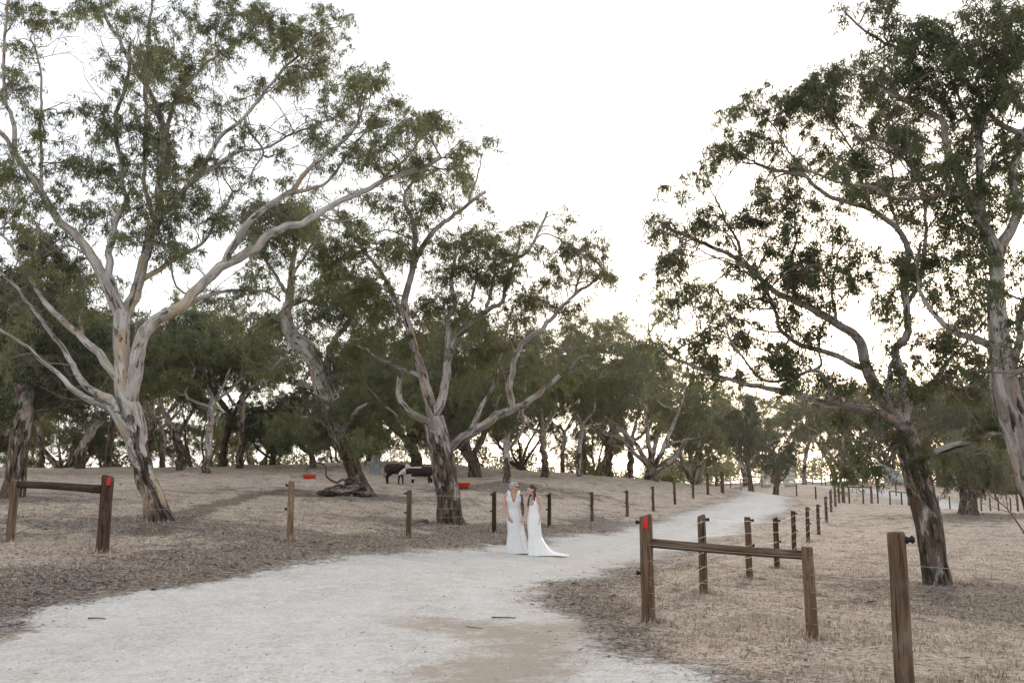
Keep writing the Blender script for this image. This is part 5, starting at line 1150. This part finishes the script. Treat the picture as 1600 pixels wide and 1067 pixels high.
def bride_a(x, y):
    z = Hs(x, y); root = empty('person', (x, y, z), 'person with short silver hair and sunglasses in beaded white gown, tattooed arm', 'person')
    pr, q = head_prims((-0.045, -0.01, 1.575), R(58), R(4), 1.06)
    pr += [('c', (-0.05, 0.005, 1.40), 0.056, (-0.048, -0.005, 1.52), 0.050), ('e', (-0.05, 0.01, 1.27), (0.155, 0.095, 0.17)), ('c', (-0.20, 0.01, 1.395), 0.055, (0.10, 0.01, 1.395), 0.055), ('c', (-.1, .01, 1.42), .05, (0, .01, 1.42), .05),
           ('e', (-0.115, -0.055, 1.25), (0.060, 0.056, 0.060)), ('e', (0.015, -0.055, 1.25), (0.060, 0.056, 0.060)), ('e', (-0.05, 0, 1.07), (0.135, 0.095, 0.16)), ('e', (-0.045, 0.01, 0.90), (0.165, 0.12, 0.17)),
           ('c', (-0.12, 0, 0.85), 0.085, (-0.11, 0, 0.48), 0.06), ('c', (-0.11, 0, 0.48), 0.058, (-0.11, 0.02, 0.08), 0.04), ('c', (0.03, 0, 0.85), 0.085, (0.03, 0, 0.48), 0.06), ('c', (0.03, 0, 0.48), 0.058, (0.04, 0.02, 0.08), 0.04),
           ('c', (-0.11, 0.02, 0.05), 0.035, (-0.11, -0.12, 0.03), 0.028), ('c', (0.04, 0.02, 0.05), 0.035, (0.04, -0.12, 0.03), 0.028),
           ('c', (-0.222, 0.01, 1.385), 0.056, (-0.275, 0.0, 1.10), 0.042), ('c', (-0.275, 0.0, 1.10), 0.042, (-0.185, -0.115, 0.88), 0.029),
           ('c', (0.120, 0.01, 1.385), 0.054, (0.165, 0.02, 1.10), 0.042), ('c', (0.165, 0.02, 1.10), 0.042, (0.175, -0.03, 0.875), 0.029)]
    hand(pr, (-0.178, -0.122, 0.865), (0.45, -0.20, -0.75), 1, (0.5, 0.6, 0.1), 0.55); hand(pr, (0.176, -0.034, 0.86), (0.08, -0.06, -1), -1, (-1, 0.1, 0), 0.75)
    me = fuse('body', pr, 0.010, M['skin_a'], 2); v = verts(me)
    set_attr(me, 'lip', np.exp(-(np.linalg.norm(v - q(0, -0.098, -0.062), axis=1) / 0.018) ** 2)); set_attr(me, 'ink', ((v[:, 0] > 0.105) & (v[:, 2] < 1.40) & (v[:, 2] > 0.87)).astype(float)); obj('body', me, root)
    rows = [(0.0, -0.01, 0.02, 0.235, 0.20), (0.2, -0.02, 0.015, 0.205, 0.17), (0.5, -0.035, 0.01, 0.160, 0.135), (0.75, -0.04, 0.01, 0.176, 0.138), (0.88, -0.045, 0.01, 0.180, 0.136), (1.07, -0.05, 0.0, 0.140, 0.110), (1.16, -0.05, -0.01, 0.156, 0.135), (1.25, -0.05, -0.015, 0.180, 0.158), (1.36, -0.05, 0.0, 0.178, 0.122), (1.42, -0.05, 0.01, 0.150, 0.085)]
    def zt(th): return 1.40 - 0.19 * np.exp(-(angdist(th, FRONT) / 0.33) ** 2) - 0.075 * np.exp(-(angdist(th, 0) / 0.45) ** 2) - 0.075 * np.exp(-(angdist(th, math.pi) / 0.45) ** 2) - 0.2 * np.exp(-(angdist(th, math.pi / 2) / 0.6) ** 2)
    obj('gown', dress_mesh('gown', rows, zt, M['lace'], 0.25, 0.16, 0.8, 0.045, 1), root)
    for s_, xx in ((-1, -0.05), (1, -0.05)):
        P = catmull([(xx + s_ * 0.095, -0.098, 1.33), (xx + s_ * 0.115, -0.058, 1.43), (xx + s_ * 0.12, 0.01, 1.462), (xx + s_ * 0.115, 0.07, 1.42), (xx + s_ * 0.10, 0.105, 1.30)], 12)
        o = tube_obj('strap', P, 0.038, M['lace'], root, 10)
        vv = verts(o.data)
    # tulle overskirt falling behind to the right
    rows2 = [(0.0, 0.06, 0.09, 0.26, 0.20), (0.4, 0.03, 0.06, 0.20, 0.14), (0.8, -0.02, 0.04, 0.178, 0.125), (0.95, -0.04, 0.03, 0.165, 0.115)]
    obj('overskirt', dress_mesh('overskirt', rows2, lambda th: np.full(len(th), 0.93), M['tulle'], 0.2, 0.13, 0.7, 0.04, 2, 0.02), root)
    hp = [('e', q(0, 0.022, 0.046), (0.080, 0.094, 0.080), rotz(R(58))), ('e', q(0, 0.058, 0.0), (0.070, 0.055, 0.072), rotz(R(58))), ('e', q(0, -0.035, 0.090), (0.058, 0.055, 0.034), rotz(R(58)))]
    obj('hair', fuse('hair', hp, 0.007, M['hair_grey'], 2), root)
    gl = [('e', q(-0.034, -0.098, 0.006), (0.028, 0.010, 0.021), rotz(R(58))), ('e', q(0.034, -0.098, 0.006), (0.028, 0.010, 0.021), rotz(R(58))), ('c', q(-0.012, -0.108, 0.012), 0.004, q(0.012, -0.108, 0.012), 0.004), ('c', q(-0.062, -0.088, 0.014), 0.004, q(-0.078, 0.01, 0.012), 0.004), ('c', q(0.062, -0.088, 0.014), 0.004, q(0.078, 0.01, 0.012), 0.004)]
    obj('sunglasses', fuse('sunglasses', gl, 0.004, M['shade'], 1), root)
def bride_b(x, y):
    z = Hs(x, y); root = empty('person', (x, y, z), 'person with long brown hair in plain white strappy gown with train', 'person')
    yw = R(-72); pr, q = head_prims((-0.045, -0.005, 1.555), yw, R(6), 1.0)
    pr += [('c', (0.0, 0.01, 1.37), 0.050, (-0.022, 0.005, 1.49), 0.045), ('e', (0.01, 0.01, 1.25), (0.125, 0.092, 0.165)), ('c', (-0.10, -0.03, 1.365), 0.048, (0.125, 0.035, 1.375), 0.050), ('c', (-.04, .0, 1.40), .045, (.06, .02, 1.40), .045),
           ('e', (-0.075, -0.075, 1.235), (0.060, 0.060, 0.060)), ('e', (0.035, -0.060, 1.235), (0.060, 0.060, 0.060)), ('e', (-0.005, 0, 1.06), (0.112, 0.09, 0.15)), ('e', (0.01, 0.01, 0.90), (0.145, 0.125, 0.165)),
           ('c', (-0.05, 0, 0.85), 0.08, (-0.05, 0, 0.48), 0.056), ('c', (-0.05, 0, 0.48), 0.055, (-0.05, 0.02, 0.08), 0.038), ('c', (0.08, 0, 0.85), 0.08, (0.07, 0, 0.48), 0.056), ('c', (0.07, 0, 0.48), 0.055, (0.07, 0.02, 0.08), 0.038),
           ('c', (-0.05, 0.02, 0.05), 0.033, (-0.07, -0.10, 0.03), 0.026), ('c', (0.07, 0.02, 0.05), 0.033, (0.05, -0.10, 0.03), 0.026),
           ('c', (-0.115, -0.035, 1.355), 0.048, (-0.165, -0.06, 1.08), 0.037), ('c', (-0.165, -0.06, 1.08), 0.037, (-0.225, -0.05, 0.885), 0.026),
           ('c', (0.150, 0.04, 1.36), 0.050, (0.185, 0.05, 1.08), 0.038), ('c', (0.185, 0.05, 1.08), 0.038, (0.155, -0.045, 0.865), 0.027)]
    hand(pr, (-0.228, -0.050, 0.872), (-0.28, 0.03, -0.95), 1, (0.9, 0.2, 0), 0.8, 0.95); hand(pr, (0.153, -0.05, 0.85), (-0.12, -0.15, -1), -1, (-1, 0.1, 0), 0.5, 0.95)
    me = fuse('body', pr, 0.010, M['skin_b'], 2); v = verts(me); set_attr(me, 'lip', np.exp(-(np.linalg.norm(v - q(0, -0.098, -0.062), axis=1) / 0.018) ** 2)); set_attr(me, 'ink', np.zeros(len(v))); obj('body', me, root)
    for s_ in (-1, 1): obj('eye', fuse('eye', [('e', q(s_ * 0.032, -0.086, 0.004), (0.013, 0.010, 0.008), rotz(yw))], 0.003, M['eye'], 1), root)
    rows = [(0.0, 0.11, 0.03, 0.262, 0.235), (0.15, 0.085, 0.025, 0.225, 0.20), (0.45, 0.03, 0.01, 0.150, 0.14), (0.75, 0.012, 0.01, 0.158, 0.142), (0.88, 0.01, 0.01, 0.158, 0.140), (1.04, -0.004, 0.0, 0.120, 0.105), (1.14, -0.004, 0.0, 0.126, 0.112), (1.235, -0.006, 0.0, 0.142, 0.132), (1.33, 0.0, 0.005, 0.138, 0.112)]
    f2 = FRONT - 0.15
    def zt(th): return 1.20 + 0.115 * np.exp(-(angdist(th, f2 - 0.52) / 0.32) ** 2) + 0.115 * np.exp(-(angdist(th, f2 + 0.52) / 0.32) ** 2) - 0.03 * np.exp(-(angdist(th, f2) / 0.2) ** 2) - 0.06 * np.exp(-(angdist(th, math.pi / 2) / 0.7) ** 2)
    obj('gown', dress_mesh('gown', rows, zt, M['satin'], 0.18, 0.40, 0.50, 0.05, 5), root)
    for xa, ya, xb, yb in ((-0.072, -0.122, -0.065, 0.08), (0.058, -0.110, 0.085, 0.11)):
        tube_obj('strap', catmull([(xa, ya, 1.30), (xa, ya + 0.05, 1.39), ((xa + xb) / 2, 0.0, 1.43), (xb, yb - 0.02, 1.38), (xb, yb, 1.2)], 12), 0.010, M['satin'], root, 6)
    Rh = rotz(yw); g = np.random.default_rng(3)
    hp = [('e', q(0, 0.025, 0.042), (0.080, 0.098, 0.080), Rh), ('e', q(0, 0.055, -0.02), (0.076, 0.062, 0.095), Rh), ('e', q(0, 0.095, 0.050), (0.050, 0.042, 0.045), Rh), ('e', q(0.03, 0.11, 0.035), (0.03, 0.03, 0.03), Rh), ('e', q(-0.03, 0.1, 0.02), (0.03, 0.03, 0.03), Rh)]
    for i in range(34):      # long locks: some over the near shoulder, some down the front
        a_ = g.uniform(-1, 1); far_ = i % 3 == 0
        p0 = q(0.05 * a_ if not far_ else -0.066, 0.05 + 0.03 * g.random(), -0.01); 
        if far_: e0 = np.array([-0.145 + 0.03 * g.random(), -0.135 + 0.03 * g.random(), 1.16 + 0.05 * g.random()]); m0 = np.array([-0.10, -0.10, 1.36])
        else: e0 = np.array([0.01 + 0.05 * a_, -0.085 + 0.12 * g.random(), 1.27 + 0.08 * g.random()]); m0 = (p0 + e0) / 2 + g.normal(0, 0.012, 3)
        hp += [('c', p0, 0.024, m0, 0.022), ('c', m0, 0.022, e0, 0.011)]
    obj('hair', fuse('hair', hp, 0.007, M['hair_brown'], 2), root)
    fp = [('e', q(0.055 * math.cos(k), 0.075 + 0.02 * math.sin(k * 2), 0.055 + 0.03 * math.sin(k)), (0.011, 0.011, 0.009)) for k in np.linspace(0, 6.28, 9)]
    obj('hairpiece', fuse('hairpiece', fp, 0.005, M['hairpiece'], 1), root)
bride_a(ax(806, 24.3, 868), 24.3); bride_b(ax(833.5, 24.25, 868), 24.25)

# ------------------------------------------------------------------ cattle
def mat_cow():
    b = NB('hereford_coat'); n = b.noise(b.objc(), 9, 4, 0.6); c = b.mix(b.mapr(n, 0.3, 0.7), (0.014, 0.009, 0.008), (0.034, 0.019, 0.014))
    wf = b.mapr(b.math('ADD', b.attr('white'), b.mapr(n, 0.3, 0.7, -0.2, 0.2)), 0.4, 0.6); return b.bsdf(b.mix(wf, c, (0.66, 0.63, 0.59)), 0.75, spec=0.2)
M['cow'] = mat_cow(); M['hoof'] = mat_plain('hoof_and_nose', (0.10, 0.065, 0.055), 0.6)
def cow(u, d, heading, head_down, label, stripe, seed, s=1.0):
    """built facing +x, deep chest, tucked belly, hocks pointing backward"""
    x, y = XY(u, d); z = Hs(x, y); root = empty('cow', (x, y, z), label, 'cow', 'cattle under the trees'); root.rotation_euler = (0, 0, heading); root.scale = (s, s, s)
    hd = head_down; hx, hz = 0.98, 0.98 - 0.28 * hd
    pr = [('e', (0.34, 0, 0.74), (0.34, 0.235, 0.29)), ('e', (-0.08, 0, 0.76), (0.45, 0.26, 0.265)), ('e', (-0.46, 0, 0.80), (0.26, 0.22, 0.25)), ('c', (0.30, 0, 0.98), 0.09, (-0.52, 0, 0.985), 0.085), ('c', (-.62, 0, .95), .06, (-.66, 0, .90), .06),
          ('c', (0.45, 0, 0.86), 0.19, (0.80, 0, hz - 0.02), 0.115), ('c', (0.50, 0, 0.66), 0.10, (0.78, 0, hz - 0.10), 0.06), ('c', (0.46, 0, 0.58), 0.08, (0.52, 0, 0.50), 0.06),
          ('c', (hx - 0.12, 0, hz + 0.05), 0.105, (hx + 0.12, 0, hz - 0.13), 0.068), ('c', (hx + .12, 0, hz - .13), .066, (hx + .16, 0, hz - .17), .06), ('c', (hx - .02, 0, hz - .06), .08, (hx + .10, 0, hz - .16), .05), ('e', (hx - .16, 0, hz + .13), (.06, .07, .05))]
    for s_ in (-1, 1):
        pr += [('c', (hx - 0.13, s_ * 0.09, hz + 0.10), 0.028, (hx - 0.17, s_ * 0.21, hz + 0.07), 0.018), ('e', (hx - .15, s_ * .16, hz + .08), (.022, .06, .036)), ('e', (hx + .0, s_ * .085, hz + .02), (.03, .02, .025)),
               ('c', (0.38, s_ * 0.13, 0.62), 0.105, (0.40, s_ * 0.13, 0.40), 0.075), ('c', (0.40, s_ * 0.13, 0.40), 0.070, (0.41 + .02 * s_, s_ * 0.13, 0.34), 0.062), ('c', (0.41 + .02 * s_, s_ * 0.13, 0.34), 0.056, (0.40 + .05 * s_, s_ * 0.13, 0.09), 0.046), ('c', (0.40 + .05 * s_, s_ * .13, .07), .042, (0.415 + .05 * s_, s_ * .13, .035), .046),
               ('c', (-0.46, s_ * 0.12, 0.74), 0.17, (-0.36 - .04 * s_, s_ * 0.14, 0.52), 0.095), ('c', (-0.36 - .04 * s_, s_ * 0.14, 0.52), 0.085, (-0.55 - .05 * s_, s_ * 0.13, 0.37), 0.064), ('c', (-0.55 - .05 * s_, s_ * 0.13, 0.37), 0.060, (-0.52 - .06 * s_, s_ * 0.13, 0.09), 0.047), ('c', (-0.52 - .06 * s_, s_ * .13, .07), .042, (-0.50 - .06 * s_, s_ * .13, .035), .046)]
    pr += [('c', (-0.69, 0, 0.95), 0.025, (-0.745, 0, 0.60), 0.016), ('c', (-0.745, 0, 0.60), 0.018, (-0.75, 0, 0.36), 0.035)]
    me = fuse('body', pr, 0.021, M['cow'], 3); v = verts(me)
    face = np.clip((v[:, 0] - (hx - 0.22)) / 0.06, 0, 1) * (v[:, 2] > 0.45); belly = np.clip((0.575 - v[:, 2]) / 0.06, 0, 1) * (np.abs(v[:, 1]) < 0.22) * (v[:, 0] > -0.4) * (v[:, 2] > 0.42) * (v[:, 0] < .55) * (0.9 * stripe); sock = np.clip((0.22 - v[:, 2]) / 0.04, 0, 1) * (0.0 if not stripe else 1.0)
    brisket = np.clip((0.70 - v[:, 2]) / .06, 0, 1) * (v[:, 0] > .50) * (v[:, 2] > .4); top = stripe * np.clip((v[:, 2] - 0.985) / 0.03, 0, 1) * (np.abs(v[:, 1]) < 0.14) * (v[:, 0] > -0.05) * (v[:, 0] < .75)
    set_attr(me, 'white', np.clip(face + belly + sock + brisket + top, 0, 1)); obj('body', me, root)
    for s_ in (-1, 1):
        obj('eye', fuse('eye', [('e', (hx + 0.01, s_ * 0.098, hz + 0.025), (.018, .012, .014))], 0.005, M['eye'], 1), root)
        for px_, py_ in ((0.415 + .05 * s_, s_ * .13), (-0.50 - .06 * s_, s_ * .13)): obj('hoof', fuse('hoof', [('c', (px_, py_, .01), .053, (px_ + .01, py_, .028), .048)], .01, M['hoof'], 1), root)
    obj('nose', fuse('nose', [('e', (hx + .20, 0, hz - .185), (.03, .045, .035))], .008, M['hoof'], 1), root)
cow(616, 56, R(-30), 0.35, 'dark brown white-faced cow facing right, left of the pair', 0, 1, 1.0)
cow(656, 55, R(190), 0.55, 'dark white-faced cow with white belly facing left beside the middle gum', 1, 2, 1.02)

bpts = [at(u, v, 43.5) - np.array(T2.location) for u, v in ((560, 762), (545, 764), (530, 765), (518, 768), (548, 752), (538, 772), (568, 770), (580, 776))]
bp = [('e', p_, (0.36 - 0.02 * i, 0.32, 0.20 + 0.03 * (i % 3))) for i, p_ in enumerate(bpts[:6])] + [('c', bpts[6], 0.26, bpts[7], 0.12), ('c', bpts[3], 0.25, bpts[3] + [-0.5, -0.3, -0.05], 0.10)]
bm_ = fuse('burl', bp, 0.05, M['bark_grey'], 3); bv = verts(bm_); t_ = bm_.attributes.new('bk', 'FLOAT_VECTOR', 'POINT'); t_.data.foreach_set('vector', bv[:, [1, 2, 0]].ravel()); set_attr(bm_, 'rad', np.full(len(bv), 0.3)); set_attr(bm_, 'hgt', np.full(len(bv), 1.6)); obj('burl', bm_, T2)['label'] = 'swollen brown burl at the trunk foot'

# ------------------------------------------------------------------ ground cover
def scatter(n, g, y0=4.5, y1=42, pw=1.25):
    """more pieces near the camera, thinning with distance, across the width in view"""
    t = g.uniform(0, 1, n); y = (y0 ** (1 - pw) + t * (y1 ** (1 - pw) - y0 ** (1 - pw))) ** (1 / (1 - pw))
    x = g.uniform(-0.62, 0.62, n) * (y + 2.0); return x, y
def dry_grass():
    g = np.random.default_rng(77); x, y = scatter(560000, g); rd = fuzzy_road(x, y); li = litter_f(x, y); pn = fnoise(x * 0.8, y * 0.8, 31, 3); pf = vnoise(x * 4.5, y * 4.5, 33)
    keep = g.uniform(0, 1, len(x)) < np.clip(1.25 - rd * 3.2, 0, 1) * np.clip(1.1 - 0.75 * li, 0.15, 1) * np.clip((pn - 0.32) * 3.2, 0.12, 1) * np.clip(pf * 1.5, 0.2, 1)
    x, y, pn, pf = x[keep], y[keep], pn[keep], pf[keep]
    for px_, py_, k_ in [(p_[0], p_[1], 170) for p_ in LF[:6] + RF[:6]] + [(x2, y2, 200), (x3, y3, 200)] + [(a_[0], a_[1], 260) for a_ in TREE_SPOTS[[0, 1, 3, 5]]]:
        rr_ = 0.09 + np.abs(g.normal(0, 0.10, k_)) + (0.28 if k_ == 260 else 0); an = g.uniform(0, 6.283, k_)
        x = np.concatenate([x, px_ + rr_ * np.cos(an)]); y = np.concatenate([y, py_ + rr_ * np.sin(an)]); pf = np.concatenate([pf, np.full(k_, 1.9)])
    z = H(x, y); n = len(x)
    L = g.uniform(0.025, 0.065, n) * (0.7 + 0.9 * pf) * (1 + 0.6 * (g.uniform(0, 1, n) > 0.93)); wd = 0.0022 + 0.00022 * y
    D = g.normal(0, 1, (n, 3)); D[:, 2] = np.abs(D[:, 2]) * 0.8 + 0.35; D /= np.linalg.norm(D, axis=1, keepdims=True)
    S = np.stack([D[:, 1], -D[:, 0], np.zeros(n)], -1); S /= np.linalg.norm(S, axis=1, keepdims=True) + 1e-9
    B = np.stack([x, y, z - 0.004], -1); V = np.empty((n, 3, 3)); V[:, 0] = B - S * wd[:, None]; V[:, 1] = B + S * wd[:, None]; V[:, 2] = B + D * L[:, None]
    return make_mesh('dry_grass', V.reshape(-1, 3), np.arange(n * 3).reshape(-1, 3), M['grass'], {'tint': ('FACE', np.clip(g.normal(0.5, 0.25, n), 0, 1))}, smooth=False)
def mat_tint(name, cols, rough=0.9):
    b = NB(name); r = b.n('ShaderNodeValToRGB'); b.l(b.attr('tint'), r.inputs[0]); cr = r.color_ramp
    cr.elements[0].color = (*cols[0], 1); cr.elements[1].color = (*cols[-1], 1); cr.elements[1].position = 1.0
    for i in range(1, len(cols) - 1): e = cr.elements.new(i / (len(cols) - 1)); e.color = (*cols[i], 1)
    return b.bsdf(r.outputs[0], rough, spec=0.15)
M['grass'] = mat_tint('dry_grass_blade', [(0.09, 0.066, 0.05), (0.33, 0.25, 0.19), (0.58, 0.47, 0.37), (0.78, 0.67, 0.55)])
M['litter'] = mat_tint('leaf_litter', [(0.06, 0.044, 0.034), (0.15, 0.105, 0.078), (0.23, 0.175, 0.135), (0.36, 0.29, 0.225), (0.46, 0.41, 0.36)])
M['pebble'] = mat_tint('road_pebble', [(0.32, 0.295, 0.27), (0.48, 0.46, 0.435), (0.62, 0.60, 0.575)])
def litter():
    g = np.random.default_rng(78); x, y = scatter(330000, g, 4.5, 55, 1.15); rd = fuzzy_road(x, y); li = litter_f(x, y); pf = fnoise(x * 1.3, y * 1.3, 41, 3)
    keep = g.uniform(0, 1, len(x)) < np.clip(1.15 - rd * 1.25, 0.004, 1) * np.clip(li * 1.1 - 0.02, 0.16, 1) * np.clip((pf - 0.25) * 2.6, 0.1, 1)
    x, y = x[keep], y[keep]; n = len(x); z = H(x, y) + g.uniform(0.008, 0.025, n); a_ = g.uniform(0, 6.283, n)
    D = np.stack([np.cos(a_), np.sin(a_), g.normal(0, 0.12, n)], -1); S = np.stack([-np.sin(a_), np.cos(a_), g.normal(0, 0.35, n)], -1); L = g.uniform(0.022, 0.06, n) * (1 + 0.9 * (g.uniform(0, 1, n) > 0.93)) * (0.75 + 0.022 * y); wd = L * g.uniform(0.08, 0.2, n)
    big = g.uniform(0, 1, n) > 0.985; L = np.where(big, g.uniform(0.15, 0.5, n), L); wd = np.where(big, g.uniform(0.006, 0.02, n), wd)
    P = np.stack([x, y, z], -1); V = np.empty((n, 4, 3)); V[:, 0] = P - D * L[:, None] / 2; V[:, 1] = P + S * wd[:, None]; V[:, 2] = P + D * L[:, None] / 2; V[:, 3] = P - S * wd[:, None]
    return make_mesh('leaf_litter', V.reshape(-1, 3), np.arange(n * 4).reshape(-1, 4), M['litter'], {'tint': ('FACE', np.clip(g.beta(1.6, 2.0, n), 0, 1))}, smooth=False)
def pebbles():
    g = np.random.default_rng(79); x, y = scatter(15000, g, 4.2, 30, 1.7); rd = fuzzy_road(x, y); keep = g.uniform(0, 1, len(x)) < np.clip(rd * 1.1 - 0.1, 0.02, 1); x, y = x[keep], y[keep]; n = len(x)
    r_ = g.gamma(2.0, 0.0022, n) + 0.002; r_ *= (1 + 1.2 * (g.uniform(0, 1, n) > 0.985)); z = H(x, y) + 0.006 + r_ * 0.25
    O = np.array([(1, 0, 0), (0, 1, 0), (-1, 0, 0), (0, -1, 0), (0, 0, 1), (0, 0, -1)], float); V = np.stack([x, y, z], -1)[:, None] + O[None] * r_[:, None, None] * g.uniform(0.6, 1.3, (n, 6, 1)) * [1, 1, 0.7]
    F_ = np.array([(0, 1, 4), (1, 2, 4), (2, 3, 4), (3, 0, 4), (1, 0, 5), (2, 1, 5), (3, 2, 5), (0, 3, 5)]); T = (np.arange(n)[:, None, None] * 6 + F_[None]).reshape(-1, 3)
    return make_mesh('road_pebbles', V.reshape(-1, 3), T, M['pebble'], {'tint': ('FACE', np.repeat(np.clip(g.normal(0.55, 0.25, n), 0, 1), 8))}, smooth=False)
tag(obj('dry_grass', dry_grass()), 'short dry straw-coloured grass stubble across the paddocks', 'grass', None, 'stuff')
tag(obj('leaf_litter', litter()), 'fallen gum leaves and bark flakes strewn over the ground', 'litter', None, 'stuff')
tag(obj('road_pebbles', pebbles()), 'loose pale pebbles on the gravel road', 'pebbles', None, 'stuff')

# ------------------------------------------------------------------ evening haze
def haze():
    v, q = box(0, 240, 8.5, 980, 660, 25); me = make_mesh('haze', v, q, None, smooth=False)
    m = bpy.data.materials.new('evening_haze'); m.use_nodes = True; t = m.node_tree; t.nodes.clear(); o = t.nodes.new('ShaderNodeOutputMaterial'); p = t.nodes.new('ShaderNodeVolumePrincipled')
    p.inputs['Color'].default_value = (1.0, 0.97, 0.93, 1); p.inputs['Density'].default_value = 0.0002; p.inputs['Anisotropy'].default_value = 0.7; t.links.new(p.outputs[0], o.inputs['Volume'])
    me.materials.append(m); tag(obj('haze', me), 'thin pale evening haze in the air', 'haze', None, 'stuff')
haze()
